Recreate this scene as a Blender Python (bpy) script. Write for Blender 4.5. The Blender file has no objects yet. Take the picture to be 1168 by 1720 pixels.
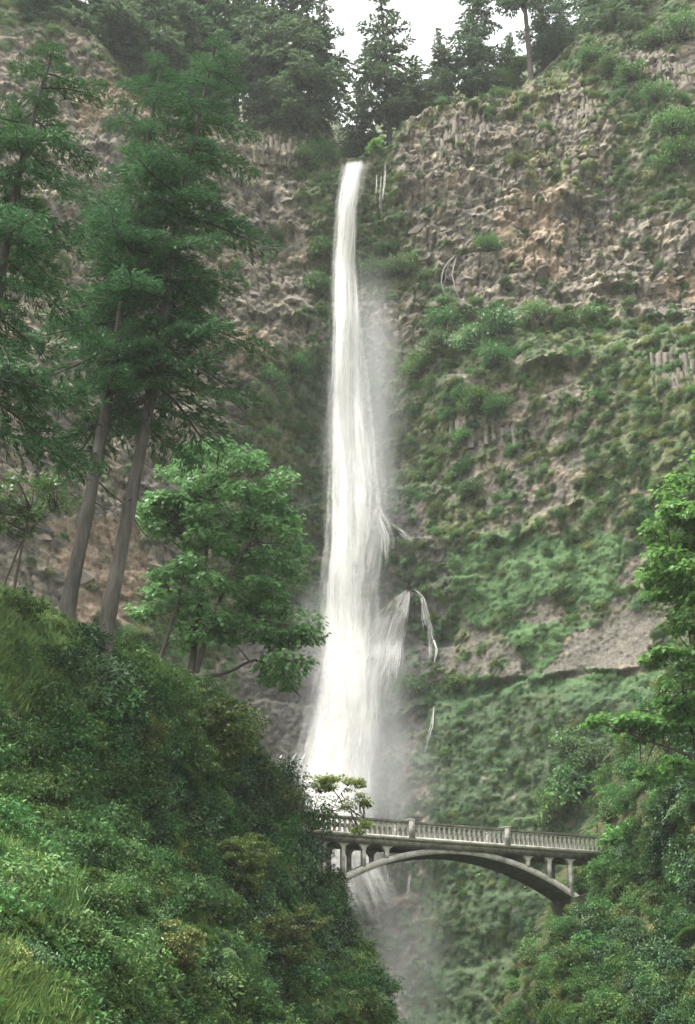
import bpy, math, random
import numpy as np
from mathutils import Vector, Matrix, Euler

sc = bpy.context.scene
COL = sc.collection
R = math.radians
rng = np.random.default_rng(7)
random.seed(7)

# ------------------------------------------------------------------ camera, sky, sun, exposure
W, H, F = 1168.0, 1720.0, 2400.0
PITCH = R(22)
CAM = np.array([0.0, 0.0, 1.7])
cam_d = bpy.data.cameras.new('camera')
cam = bpy.data.objects.new('camera', cam_d)
COL.objects.link(cam)
cam.location = CAM
cam.rotation_euler = (R(90) + PITCH, 0, 0)
cam_d.sensor_fit = 'VERTICAL'
cam_d.sensor_height = 36
cam_d.lens = F / H * 36
cam_d.clip_end = 4000
sc.camera = cam

SUN_EL, SUN_AZ = R(68), R(240)          # high, a little behind and left of the camera; overcast
world = bpy.data.worlds.new('World')
sc.world = world
world.use_nodes = True
wt = world.node_tree
wt.nodes.clear()
sky = wt.nodes.new('ShaderNodeTexSky')
sky.sky_type = 'NISHITA'
sky.sun_disc = False
sky.sun_elevation = SUN_EL
sky.sun_rotation = SUN_AZ
sky.air_density = 1.0
sky.dust_density = 4.0
hs = wt.nodes.new('ShaderNodeHueSaturation')
hs.inputs['Saturation'].default_value = 0.06
bg = wt.nodes.new('ShaderNodeBackground')
bg.inputs['Strength'].default_value = 0.15
wo = wt.nodes.new('ShaderNodeOutputWorld')
wt.links.new(sky.outputs[0], hs.inputs['Color'])
wt.links.new(hs.outputs[0], bg.inputs['Color'])
wt.links.new(bg.outputs[0], wo.inputs['Surface'])

sun_d = bpy.data.lights.new('sun', 'SUN')
sun_d.energy = 1.5
sun_d.angle = R(25)
sun_d.color = (1.0, 0.96, 0.9)
sun = bpy.data.objects.new('sun', sun_d)
COL.objects.link(sun)
sdir = Vector((math.cos(SUN_EL) * math.sin(SUN_AZ), math.cos(SUN_EL) * math.cos(SUN_AZ), math.sin(SUN_EL)))
sun.rotation_euler = (-sdir).to_track_quat('-Z', 'Y').to_euler()
sun.location = (-40, -60, 150)

sc.cycles.transparent_max_bounces = 64
sc.cycles.volume_bounces = 1
sc.cycles.use_denoising = True
sc.view_settings.view_transform = 'Standard'
sc.view_settings.look = 'None'
sc.view_settings.exposure = 2.35
sc.view_settings.gamma = 1.0
sc.view_settings.use_curve_mapping = False

# ------------------------------------------------------------------ picture <-> place helpers
_cf, _sf = math.cos(PITCH), math.sin(PITCH)


def P(px, py, Y):
    """point at forward distance Y on the line of sight through a photo pixel"""
    a = (np.asarray(px, float) - W / 2) / F
    b = (H / 2 - np.asarray(py, float)) / F
    dy = _cf - b * _sf
    dz = _sf + b * _cf
    t = np.asarray(Y, float) / dy
    return np.stack(np.broadcast_arrays(CAM[0] + a * t, CAM[1] + np.asarray(Y, float) + 0 * t, CAM[2] + dz * t), -1)


def proj(x, y, z):
    zc = np.asarray(z) - CAM[2]
    d = y * _cf + zc * _sf
    u = -y * _sf + zc * _cf
    return W / 2 + F * x / d, H / 2 - F * u / d


_perm = np.random.default_rng(3).permutation(256)
_gang = np.random.default_rng(4).random(256) * 2 * np.pi


def noise(x, y, s=0):
    x = np.asarray(x, float); y = np.asarray(y, float)
    xi = np.floor(x).astype(int); yi = np.floor(y).astype(int)
    xf = x - xi; yf = y - yi
    u = xf ** 3 * (xf * (xf * 6 - 15) + 10); v = yf ** 3 * (yf * (yf * 6 - 15) + 10)

    def g(ix, iy, dx, dy):
        h = _gang[_perm[(_perm[(ix + s * 17) & 255] + iy) & 255]]
        return np.cos(h) * dx + np.sin(h) * dy
    a = g(xi, yi, xf, yf); b = g(xi + 1, yi, xf - 1, yf)
    c = g(xi, yi + 1, xf, yf - 1); d = g(xi + 1, yi + 1, xf - 1, yf - 1)
    return 1.5 * ((a * (1 - u) + b * u) * (1 - v) + (c * (1 - u) + d * u) * v)


def fbm(x, y, o=4, s=0, gain=0.5):
    r = 0; a = 1.0
    for k in range(o):
        r = r + a * noise(x * 2 ** k + 13.7 * k, y * 2 ** k - 7.1 * k, s + k)
        a *= gain
    return r


def ss(a, b, x):
    t = np.clip((x - a) / (b - a), 0, 1)
    return t * t * (3 - 2 * t)


def inpoly(px, py, poly):
    r = np.zeros(px.shape, bool)
    n = len(poly)
    for i in range(n):
        x0, y0 = poly[i]; x1, y1 = poly[(i + 1) % n]
        if y0 == y1:
            continue
        c = (y0 > py) != (y1 > py)
        r ^= c & (px < (x1 - x0) * (py - y0) / (y1 - y0) + x0)
    return r


def rbf(pts, c=5.0):
    """smooth heightfield Y(x,z) through picture-guided control points (px,py,Y)"""
    p = np.array([P(a, b, y) for a, b, y in pts])
    xz = p[:, [0, 2]]
    n = len(p)
    A = np.zeros((n + 3, n + 3))
    A[:n, :n] = np.sqrt(((xz[:, None] - xz[None]) ** 2).sum(-1) + c * c) + np.eye(n) * 0.3
    A[:n, n] = 1; A[:n, n + 1:] = xz
    A[n:, :n] = A[:n, n:].T
    b = np.zeros(n + 3); b[:n] = p[:, 1]
    w = np.linalg.solve(A, b)

    def f(x, z):
        r = w[n] + w[n + 1] * x + w[n + 2] * z
        for k in range(n):
            r = r + w[k] * np.sqrt((x - xz[k, 0]) ** 2 + (z - xz[k, 1]) ** 2 + c * c)
        return r
    return f


class Face:
    """a displaced heightfield Y(x,z) that rays can be marched against"""

    def __init__(s, xs, zs, Y):
        s.xs, s.zs, s.Y = xs, zs, Y

    def at(s, x, z):
        i = np.clip(np.interp(x, s.xs, np.arange(len(s.xs))), 0, len(s.xs) - 1.001)
        j = np.clip(np.interp(z, s.zs, np.arange(len(s.zs))), 0, len(s.zs) - 1.001)
        i0 = i.astype(int); j0 = j.astype(int); a = i - i0; b = j - j0
        Y = s.Y
        return (Y[j0, i0] * (1 - a) + Y[j0, i0 + 1] * a) * (1 - b) + (Y[j0 + 1, i0] * (1 - a) + Y[j0 + 1, i0 + 1] * a) * b

    def hit(s, px, py, y0=30, y1=200, step=0.3):
        px = np.atleast_1d(np.asarray(px, float)); py = np.atleast_1d(np.asarray(py, float))
        res = np.full(px.shape, np.nan)
        y = np.full(px.shape, float(y0))
        live = np.ones(px.shape, bool)
        while y[0] < y1 and live.any():
            p = P(px, py, y)
            h = live & (s.at(p[:, 0], p[:, 2]) <= p[:, 1])
            res[h] = y[h]
            live &= ~h
            y = y + step
        q = P(px, py, np.nan_to_num(res, nan=y1))
        return q, ~np.isnan(res)

    def normal(s, p, e=0.5):
        x, z = p[:, 0], p[:, 2]
        dx = (s.at(x + e, z) - s.at(x - e, z)) / (2 * e)
        dz = (s.at(x, z + e) - s.at(x, z - e)) / (2 * e)
        n = np.stack([dx, -np.ones_like(dx), dz], -1)
        return n / np.linalg.norm(n, axis=1, keepdims=True)


# ------------------------------------------------------------------ object helpers
def npmesh(name, V, faces, mats=(), midx=None, smooth=False):
    """faces: list of int arrays (n,3) or (n,4)"""
    me = bpy.data.meshes.new(name)
    V = np.asarray(V, np.float32)
    faces = [np.asarray(f, np.int32) for f in faces if len(f)]
    loops = np.concatenate([f.ravel() for f in faces])
    sizes = np.concatenate([np.full(len(f), f.shape[1], np.int32) for f in faces])
    me.vertices.add(len(V)); me.vertices.foreach_set('co', V.ravel())
    me.loops.add(len(loops)); me.loops.foreach_set('vertex_index', loops)
    me.polygons.add(len(sizes))
    me.polygons.foreach_set('loop_start', np.concatenate([[0], np.cumsum(sizes)[:-1]]).astype(np.int32))
    for m in mats:
        me.materials.append(m)
    if midx is not None:
        me.polygons.foreach_set('material_index', np.asarray(midx, np.int32))
    if smooth:
        me.polygons.foreach_set('use_smooth', np.ones(len(sizes), bool))
    me.update(calc_edges=True)
    return me


def link(name, me, parent=None, loc=None, rot=None, scale=None):
    o = bpy.data.objects.new(name, me)
    COL.objects.link(o)
    if parent is not None:
        o.parent = parent
    if loc is not None:
        o.location = [float(v) for v in loc]
    if rot is not None:
        o.rotation_euler = [float(v) for v in rot]
    if scale is not None:
        o.scale = [scale] * 3 if np.isscalar(scale) else scale
    return o


def tag(o, label=None, cat=None, group=None, kind=None):
    if label: o['label'] = label
    if cat: o['category'] = cat
    if group: o['group'] = group
    if kind: o['kind'] = kind
    return o


def copy_tree(o, parent=None):
    c = o.copy(); COL.objects.link(c)
    if parent is not None:
        c.parent = parent
    for ch in list(o.children):
        copy_tree(ch, c)
    return c


class MB:
    def __init__(s):
        s.V = []; s.F3 = []; s.F4 = []; s.m3 = []; s.m4 = []; s.n = 0

    def add(s, V, F, m=0):
        V = np.asarray(V, float).reshape(-1, 3); F = np.asarray(F, int)
        if not len(F):
            return
        s.V.append(V)
        if F.shape[1] == 3:
            s.F3.append(F + s.n); s.m3.append(np.full(len(F), m))
        else:
            s.F4.append(F + s.n); s.m4.append(np.full(len(F), m))
        s.n += len(V)

    def box(s, lo, hi, m=0):
        x0, y0, z0 = lo; x1, y1, z1 = hi
        s.add([(x0, y0, z0), (x1, y0, z0), (x1, y1, z0), (x0, y1, z0), (x0, y0, z1), (x1, y0, z1), (x1, y1, z1), (x0, y1, z1)],
              [(0, 3, 2, 1), (4, 5, 6, 7), (0, 1, 5, 4), (1, 2, 6, 5), (2, 3, 7, 6), (3, 0, 4, 7)], m)

    def tube(s, pts, rad, n=8, m=0, rough=0.0):
        pts = np.asarray(pts, float); rad = np.broadcast_to(np.asarray(rad, float), (len(pts),))
        d = np.gradient(pts, axis=0); d /= np.linalg.norm(d, axis=1, keepdims=True) + 1e-9
        up = np.array([0.31, 0.9, 0.17]) if abs(d[0, 1]) < 0.8 else np.array([1.0, 0.1, 0])
        a = np.cross(d, up); a /= np.linalg.norm(a, axis=1, keepdims=True); b = np.cross(d, a)
        th = np.arange(n) * 2 * np.pi / n
        rr = rad[:, None] * (1 + (rough * (rng.random((len(pts), n)) - .5) if rough else 0))
        V = pts[:, None] + rr[..., None] * (np.cos(th)[None, :, None] * a[:, None] + np.sin(th)[None, :, None] * b[:, None])
        k = len(pts)
        i = np.arange(k - 1)[:, None] * n; j = np.arange(n)[None]; j2 = (j + 1) % n
        Fq = np.stack([i + j, i + j2, i + n + j2, i + n + j], -1).reshape(-1, 4)
        s.add(V.reshape(-1, 3), Fq, m)

    def prism(s, prof, y0, y1, m=0):
        """convex-ish polygon prof (x,z) swept from y0 to y1"""
        n = len(prof)
        V = [(x, y0, z) for x, z in prof] + [(x, y1, z) for x, z in prof]
        s.add(V, [(i, (i + 1) % n, n + (i + 1) % n, n + i) for i in range(n)], m)
        s.add(V, [(0, i + 1, i) for i in range(1, n - 1)] + [(n, n + i, n + i + 1) for i in range(1, n - 1)], m)

    def mesh(s, name, mats, smooth=False):
        F = []; mi = []
        if s.F3: F.append(np.concatenate(s.F3)); mi.append(np.concatenate(s.m3))
        if s.F4: F.append(np.concatenate(s.F4)); mi.append(np.concatenate(s.m4))
        return npmesh(name, np.concatenate(s.V), F, mats, np.concatenate(mi), smooth)


def unit(v):
    return v / (np.linalg.norm(v, axis=-1, keepdims=True) + 1e-9)


def leafgeo(C, D, N, L, Wd, fold=0.22, kind='diamond'):
    """leaves as real folded blades: C base, D direction, N normal, L length, Wd width"""
    C = np.asarray(C, float); n = len(C)
    D = unit(D); S = unit(np.cross(D, N)); N = unit(np.cross(S, D))
    L = np.broadcast_to(np.asarray(L, float), (n,))[:, None]; Wd = np.broadcast_to(np.asarray(Wd, float), (n,))[:, None]
    if kind == 'diamond':
        t = [(0, 0, 0), (.45, .5, fold), (1, 0, -.05), (.45, -.5, fold)]
        f = [(0, 1, 2), (0, 2, 3)]
    else:                                                 # five-lobed maple leaf
        t = [(.38, 0, -.1), (0, 0, 0), (.05, .42, .12), (.36, .3, 0), (.5, .56, .1), (.62, .2, 0), (1, 0, -.12),
             (.62, -.2, 0), (.5, -.56, .1), (.36, -.3, 0), (.05, -.42, .12)]
        f = [(0, i, i + 1) for i in range(1, 10)] + [(0, 10, 1)]
    t = np.array(t); f = np.array(f); k = len(t)
    V = C[:, None] + D[:, None] * (t[None, :, 0:1] * L[:, None]) + S[:, None] * (t[None, :, 1:2] * Wd[:, None]) + N[:, None] * (t[None, :, 2:3] * Wd[:, None])
    Fa = (np.arange(n) * k)[:, None, None] + f[None]
    return V.reshape(-1, 3), Fa.reshape(-1, 3)


# ------------------------------------------------------------------ materials
def mat(name):
    m = bpy.data.materials.new(name); m.use_nodes = True
    nt = m.node_tree; nt.nodes.clear()
    return m, nt, nt.nodes, nt.links


def nd(nt, t, **kw):
    n = nt.nodes.new(t)
    for k, v in kw.items():
        if k in n.inputs.keys():
            n.inputs[k].default_value = v
        else:
            setattr(n, k, v)
    return n


def ramp(nt, cols, interp='LINEAR'):
    r = nt.nodes.new('ShaderNodeValToRGB')
    r.color_ramp.interpolation = interp
    e = r.color_ramp.elements
    while len(e) < len(cols):
        e.new(0.5)
    for i, c in enumerate(cols):
        e[i].position = c[0] if len(c) == 4 else i / (len(cols) - 1)
        e[i].color = (*(c[1:] if len(c) == 4 else c), 1)
    return r


def leafmat(name, cols, hue=0.03, val=0.35, trans=0.3, rough=0.45, spec=0.35):
    m, nt, N, L = mat(name)
    geo = nd(nt, 'ShaderNodeNewGeometry')
    oi = nd(nt, 'ShaderNodeObjectInfo')
    rp = ramp(nt, cols)
    L.new(geo.outputs['Random Per Island'], rp.inputs[0])
    h = nd(nt, 'ShaderNodeHueSaturation')
    mr = nd(nt, 'ShaderNodeMapRange'); mr.inputs['To Min'].default_value = 1 - val; mr.inputs['To Max'].default_value = 1 + val
    L.new(oi.outputs['Random'], mr.inputs['Value'])
    mh = nd(nt, 'ShaderNodeMapRange'); mh.inputs['To Min'].default_value = 0.5 - hue; mh.inputs['To Max'].default_value = 0.5 + hue
    mul = nd(nt, 'ShaderNodeMath', operation='MULTIPLY'); mul.inputs[1].default_value = 7.31
    fr = nd(nt, 'ShaderNodeMath', operation='FRACT')
    L.new(oi.outputs['Random'], mul.inputs[0]); L.new(mul.outputs[0], fr.inputs[0]); L.new(fr.outputs[0], mh.inputs['Value'])
    L.new(rp.outputs[0], h.inputs['Color']); L.new(mr.outputs[0], h.inputs['Value']); L.new(mh.outputs[0], h.inputs['Hue'])
    b = nd(nt, 'ShaderNodeBsdfPrincipled'); b.inputs['Roughness'].default_value = rough
    b.inputs['Specular IOR Level'].default_value = spec
    L.new(h.outputs[0], b.inputs['Base Color'])
    t = nd(nt, 'ShaderNodeBsdfTranslucent')
    L.new(h.outputs[0], t.inputs['Color'])
    mx = nd(nt, 'ShaderNodeMixShader'); mx.inputs[0].default_value = trans
    L.new(b.outputs[0], mx.inputs[1]); L.new(t.outputs[0], mx.inputs[2])
    o = nd(nt, 'ShaderNodeOutputMaterial'); L.new(mx.outputs[0], o.inputs[0])
    return m


def noisemat(name, cols, scale=2.0, detail=8, rough=0.9, stretch=(1, 1, 1), bump=0.3, bscale=None, spec=0.2):
    m, nt, N, L = mat(name)
    tc = nd(nt, 'ShaderNodeTexCoord')
    mp = nd(nt, 'ShaderNodeMapping'); mp.inputs['Scale'].default_value = stretch
    L.new(tc.outputs['Object'], mp.inputs[0])
    n1 = nd(nt, 'ShaderNodeTexNoise'); n1.inputs['Scale'].default_value = scale; n1.inputs['Detail'].default_value = detail
    n1.inputs['Roughness'].default_value = 0.65
    L.new(mp.outputs[0], n1.inputs['Vector'])
    rp = ramp(nt, cols)
    ct = nd(nt, 'ShaderNodeMapRange'); ct.inputs['From Min'].default_value = 0.28; ct.inputs['From Max'].default_value = 0.72
    L.new(n1.outputs['Fac'], ct.inputs['Value']); L.new(ct.outputs[0], rp.inputs[0])
    b = nd(nt, 'ShaderNodeBsdfPrincipled'); b.inputs['Roughness'].default_value = rough
    b.inputs['Specular IOR Level'].default_value = spec
    L.new(rp.outputs[0], b.inputs['Base Color'])
    n2 = nd(nt, 'ShaderNodeTexNoise'); n2.inputs['Scale'].default_value = bscale or scale * 5; n2.inputs['Detail'].default_value = 6
    L.new(mp.outputs[0], n2.inputs['Vector'])
    bp = nd(nt, 'ShaderNodeBump'); bp.inputs['Strength'].default_value = bump; bp.inputs['Distance'].default_value = 0.1
    L.new(n2.outputs['Fac'], bp.inputs['Height']); L.new(bp.outputs[0], b.inputs['Normal'])
    o = nd(nt, 'ShaderNodeOutputMaterial'); L.new(b.outputs[0], o.inputs[0])
    return m


def tintmat(name, scale=3.0, lo=0.6, hi=1.4, rough=0.95, bump=0.5, bscale=4.0):
    """surface whose own colour sits in the 'tint' attribute, with fine grain over it"""
    m, nt, N, L = mat(name)
    at = nd(nt, 'ShaderNodeAttribute', attribute_name='tint')
    tc = nd(nt, 'ShaderNodeTexCoord')
    n1 = nd(nt, 'ShaderNodeTexNoise'); n1.inputs['Scale'].default_value = scale; n1.inputs['Detail'].default_value = 6; n1.inputs['Roughness'].default_value = .7
    L.new(tc.outputs['Object'], n1.inputs['Vector'])
    mr = nd(nt, 'ShaderNodeMapRange'); mr.inputs['From Min'].default_value = .25; mr.inputs['From Max'].default_value = .75
    mr.inputs['To Min'].default_value = lo; mr.inputs['To Max'].default_value = hi
    L.new(n1.outputs['Fac'], mr.inputs['Value'])
    mx = nd(nt, 'ShaderNodeVectorMath', operation='SCALE')
    L.new(at.outputs['Color'], mx.inputs[0]); L.new(mr.outputs[0], mx.inputs['Scale'])
    b = nd(nt, 'ShaderNodeBsdfPrincipled'); b.inputs['Roughness'].default_value = rough; b.inputs['Specular IOR Level'].default_value = .15
    L.new(mx.outputs[0], b.inputs['Base Color'])
    n2 = nd(nt, 'ShaderNodeTexNoise'); n2.inputs['Scale'].default_value = bscale; n2.inputs['Detail'].default_value = 5
    L.new(tc.outputs['Object'], n2.inputs['Vector'])
    bp = nd(nt, 'ShaderNodeBump'); bp.inputs['Strength'].default_value = bump; bp.inputs['Distance'].default_value = .15
    L.new(n2.outputs['Fac'], bp.inputs['Height']); L.new(bp.outputs[0], b.inputs['Normal'])
    o = nd(nt, 'ShaderNodeOutputMaterial'); L.new(b.outputs[0], o.inputs[0])
    return m


M = {}
M['cliff'] = tintmat('basalt_and_moss', 2.6, .35, 1.65)
M['soil'] = tintmat('hillside_soil', 4, .5, 1.5)
M['rock'] = noisemat('basalt_rock', [(.06, .055, .048), (.11, .095, .078), (.18, .15, .115)], .9, bump=.6)
M['column'] = noisemat('basalt_column_rock', [(.075, .07, .06), (.125, .11, .09), (.19, .165, .13)], 1.2, stretch=(1, 1, .3))
M['bark'] = noisemat('fir_bark', [(.02, .019, .015), (.052, .048, .04), (.10, .094, .08)], 3, stretch=(1, 1, .18), bump=1, bscale=7)
M['darkbark'] = noisemat('dark_bark', [(.025, .022, .018), (.06, .052, .042)], 4, stretch=(1, 1, .3))
M['deadwood'] = noisemat('bleached_wood', [(.11, .10, .085), (.2, .185, .155)], 4)
M['concrete'] = noisemat('weathered_concrete', [(.12, .12, .09), (.36, .345, .30), (.50, .48, .42)], 1.9, bump=.25, bscale=14)
M['postconcrete'] = noisemat('stained_concrete', [(.10, .098, .08), (.24, .23, .2), (.33, .32, .28)], 3.1, bump=.3, bscale=14)
M['mossconcrete'] = noisemat('mossy_concrete', [(.035, .045, .025), (.10, .10, .075), (.2, .19, .16)], 2.2, bump=.5, bscale=12)
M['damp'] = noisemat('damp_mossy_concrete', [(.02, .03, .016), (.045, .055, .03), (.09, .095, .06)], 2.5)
M['fir'] = leafmat('fir_needles', [(.026, .068, .03), (.046, .108, .044), (.078, .165, .062)], .012, .2, .26, .65, .12)
M['rimfir'] = leafmat('rim_conifer_needles', [(.046, .084, .046), (.075, .122, .06), (.115, .168, .075)], .02, .25, .4)
M['maple'] = leafmat('maple_leaves', [(.06, .145, .048), (.095, .20, .066), (.15, .27, .10)], .01, .12, .4, .5, .35)
M['lightmaple'] = leafmat('young_maple_leaves', [(.062, .155, .038), (.092, .21, .05), (.14, .28, .07)], .012, .12, .55)
M['shrub'] = leafmat('shrub_leaves', [(.026, .07, .02), (.052, .12, .034), (.105, .185, .048)], .025, .45, .35, .6, .2)
M['oliveshrub'] = leafmat('olive_leaves', [(.05, .085, .018), (.085, .12, .024), (.14, .16, .03)], .025, .35, .3)
M['ledgeshrub'] = leafmat('ledge_leaves', [(.05, .11, .036), (.078, .155, .048), (.11, .2, .065)], .02, .3, .35)
M['shadeshrub'] = leafmat('shade_dark_leaves', [(.014, .04, .014), (.024, .062, .02), (.042, .095, .03)], .02, .35, .2, .55, .25)  # leaves darkened to paint shade on the slopes; also tone variety on the cliff
M['fern'] = leafmat('fern_fronds', [(.045, .09, .024), (.07, .13, .03), (.1, .165, .04)], .02, .3, .3)
M['grass'] = leafmat('grass_blades', [(.07, .15, .035), (.115, .20, .05), (.175, .24, .07)], .02, .3, .3)
M['sapling'] = leafmat('sapling_leaves', [(.12, .18, .03), (.18, .24, .045), (.25, .32, .06)], .01, .1, .6)
M['moss'] = leafmat('yellow_moss', [(.09, .10, .018), (.15, .14, .022), (.2, .17, .035)], .02, .3, .2)

# water: white, broken into streaks; 'edge' runs 0 at the rim of a sheet to 1 inside, 'st' holds metres across / down
def watermat(name, base, gain, sx, sy, soft):
    m, nt, N, L = mat(name)
    e = nd(nt, 'ShaderNodeAttribute', attribute_name='edge')
    st = nd(nt, 'ShaderNodeAttribute', attribute_name='st')
    mp = nd(nt, 'ShaderNodeMapping'); mp.inputs['Scale'].default_value = (sx, sy, 1)
    L.new(st.outputs['Vector'], mp.inputs[0])
    n1 = nd(nt, 'ShaderNodeTexNoise'); n1.inputs['Scale'].default_value = 1; n1.inputs['Detail'].default_value = 7; n1.inputs['Roughness'].default_value = .62
    L.new(mp.outputs[0], n1.inputs['Vector'])
    a1 = nd(nt, 'ShaderNodeMath', operation='MULTIPLY_ADD'); a1.inputs[1].default_value = gain; a1.inputs[2].default_value = base - .5 * gain
    L.new(n1.outputs['Fac'], a1.inputs[0])
    a2 = nd(nt, 'ShaderNodeMath', operation='ADD'); L.new(a1.outputs[0], a2.inputs[0]); L.new(e.outputs['Fac'], a2.inputs[1])
    mr = nd(nt, 'ShaderNodeMapRange', interpolation_type='SMOOTHSTEP'); mr.inputs['From Min'].default_value = .5; mr.inputs['From Max'].default_value = .5 + soft
    L.new(a2.outputs[0], mr.inputs['Value'])
    d = nd(nt, 'ShaderNodeBsdfDiffuse'); d.inputs['Color'].default_value = (.60, .59, .56, 1)
    t = nd(nt, 'ShaderNodeBsdfTranslucent'); t.inputs['Color'].default_value = (.60, .59, .56, 1)
    mx = nd(nt, 'ShaderNodeMixShader'); mx.inputs[0].default_value = .35
    L.new(d.outputs[0], mx.inputs[1]); L.new(t.outputs[0], mx.inputs[2])
    tr = nd(nt, 'ShaderNodeBsdfTransparent')
    m2 = nd(nt, 'ShaderNodeMixShader')
    L.new(mr.outputs[0], m2.inputs[0]); L.new(tr.outputs[0], m2.inputs[1]); L.new(mx.outputs[0], m2.inputs[2])
    o = nd(nt, 'ShaderNodeOutputMaterial'); L.new(m2.outputs[0], o.inputs[0])
    return m


M['water_core'] = watermat('falling_water', -.02, 1.25, 1.9, .12, .75)
M['water_veil'] = watermat('water_veil', .06, 1.1, 1.5, .1, .95)
M['water_strand'] = watermat('water_strands', -.16, 1.7, 2.6, .1, .7)
M['trickle'] = watermat('water_trickle', .2, 1.1, 2.0, .2, .7)


def mistmat(name, dens, nscale=.12):
    m, nt, N, L = mat(name)
    tc = nd(nt, 'ShaderNodeTexCoord')
    ln = nd(nt, 'ShaderNodeVectorMath', operation='LENGTH'); L.new(tc.outputs['Object'], ln.inputs[0])
    mr = nd(nt, 'ShaderNodeMapRange', interpolation_type='SMOOTHSTEP')
    mr.inputs['From Min'].default_value = 1; mr.inputs['From Max'].default_value = .15
    mr.inputs['To Min'].default_value = 0; mr.inputs['To Max'].default_value = dens
    L.new(ln.outputs['Value'], mr.inputs['Value'])
    geo = nd(nt, 'ShaderNodeNewGeometry')
    n1 = nd(nt, 'ShaderNodeTexNoise'); n1.inputs['Scale'].default_value = nscale; n1.inputs['Detail'].default_value = 3
    mp = nd(nt, 'ShaderNodeMapping'); mp.inputs['Scale'].default_value = (1.4, 1, .45)
    L.new(geo.outputs['Position'], mp.inputs[0]); L.new(mp.outputs[0], n1.inputs['Vector'])
    m3 = nd(nt, 'ShaderNodeMapRange'); m3.inputs['From Min'].default_value = .3; m3.inputs['From Max'].default_value = .65
    L.new(n1.outputs['Fac'], m3.inputs['Value'])
    mu = nd(nt, 'ShaderNodeMath', operation='MULTIPLY'); L.new(mr.outputs[0], mu.inputs[0]); L.new(m3.outputs[0], mu.inputs[1])
    v = nd(nt, 'ShaderNodeVolumePrincipled'); v.inputs['Color'].default_value = (.995, .995, .985, 1); v.inputs['Anisotropy'].default_value = .2
    L.new(mu.outputs[0], v.inputs['Density'])
    o = nd(nt, 'ShaderNodeOutputMaterial'); L.new(v.outputs[0], o.inputs['Volume'])
    return m


# ================================================================== GROUND
g = MB(); g.add([(-700, -700, -1.2), (700, -700, -1.2), (700, 700, -1.2), (-700, 700, -1.2)], [(0, 1, 2, 3)])
M['ground'] = noisemat('forest_floor', [(.03, .045, .02), (.06, .07, .03), (.09, .08, .05)], .4)
tag(link('ground', g.mesh('ground', [M['ground']])), kind='structure')

# ================================================================== CLIFF
CL = [(590, 240, 159), (590, 450, 155), (575, 700, 154), (570, 1000, 152), (560, 1300, 149), (560, 1500, 147), (640, 1700, 146),
      (450, 230, 157), (450, 500, 151), (450, 600, 149), (480, 800, 152), (480, 1150, 151), (480, 1300, 149),
      (300, 220, 151), (300, 500, 146), (300, 800, 144), (300, 1200, 140), (120, 100, 150), (100, 250, 143), (100, 500, 137), (100, 900, 133), (100, 1300, 129),
      (-120, 0, 146), (-120, 500, 128), (-120, 1300, 120), (-500, 500, 100), (-500, 1500, 95),
      (690, 210, 157), (700, 500, 152), (680, 700, 151), (700, 1000, 148), (700, 1300, 146), (700, 1600, 145),
      (900, 170, 154), (900, 400, 149), (900, 505, 147), (900, 570, 142), (900, 690, 140), (900, 900, 139), (900, 1100, 138), (900, 1300, 137), (900, 1600, 135),
      (960, 105, 158), (1010, 60, 161), (1100, 150, 150), (1100, 60, 155), (1100, 400, 146), (1100, 535, 143), (1100, 590, 136), (1100, 900, 131), (1100, 1200, 127), (1100, 1500, 123),
      (1300, 0, 150), (1300, 500, 136), (1300, 1000, 122), (1300, 1500, 114), (1700, 500, 105), (1700, 1500, 90)]
cliffY = rbf(CL)
xs = np.concatenate([np.linspace(-110, -42, 130, endpoint=False), np.arange(-42, 42, .165), np.linspace(42, 110, 130)])
zs = np.concatenate([np.linspace(-4, 5, 10, endpoint=False), np.arange(5, 152, .175), np.linspace(152, 190, 30)])
X, Z = np.meshgrid(xs, zs)
Y = cliffY(X, Z)
PX, PY = proj(X, Y, Z)
# skyline of the rock: above it the ground runs back from the edge
sk = np.array([(-300, -200), (-100, -110), (0, -60), (130, 30), (200, 125), (300, 185), (420, 212), (520, 212), (560, 238), (577, 269), (622, 269), (642, 258), (684, 212), (740, 182),
               (830, 152), (880, 138), (930, 104), (980, 68), (1012, 58), (1060, 22), (1168, -80), (1400, -200), (1800, -260)], float)
jx = 9 * fbm(X * .25, Z * .25, 3, 5); jy = 9 * fbm(X * .25, Z * .25, 3, 9)
rim_py = np.interp(PX + jx, sk[:, 0], sk[:, 1])
above = np.maximum(0, rim_py + 4 - PY + jy * .5)
Y = Y + above * .06 * 2.4
# big forms
Y = Y - 1.5 * fbm(X * .07, Z * .05, 3, 1) - .6 * fbm(X * .26, Z * .16, 4, 11)


def lips(curve, depth, decay, Y, width=6.0):
    """an overhanging ledge: rock below the line steps back and eases out again over 'decay' pixels"""
    c = np.array(curve, float)
    ly = np.interp(PX + jx, c[:, 0], c[:, 1])
    d = PY + jy - ly
    depth = depth * .95 * ss(-.35, .35, fbm(X * .16, Z * .05, 3, int(c[0, 0]) % 50))
    ins = ss(c[0, 0] - 12, c[0, 0] + 12, PX) * ss(c[-1, 0] + 12, c[-1, 0] - 12, PX)
    return Y + ins * depth * ss(0, width, d) * np.clip(1 - d / decay, 0, 1) - ins * depth * .6 * ss(-decay * .6, 0, d) * (d <= 0)


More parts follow.
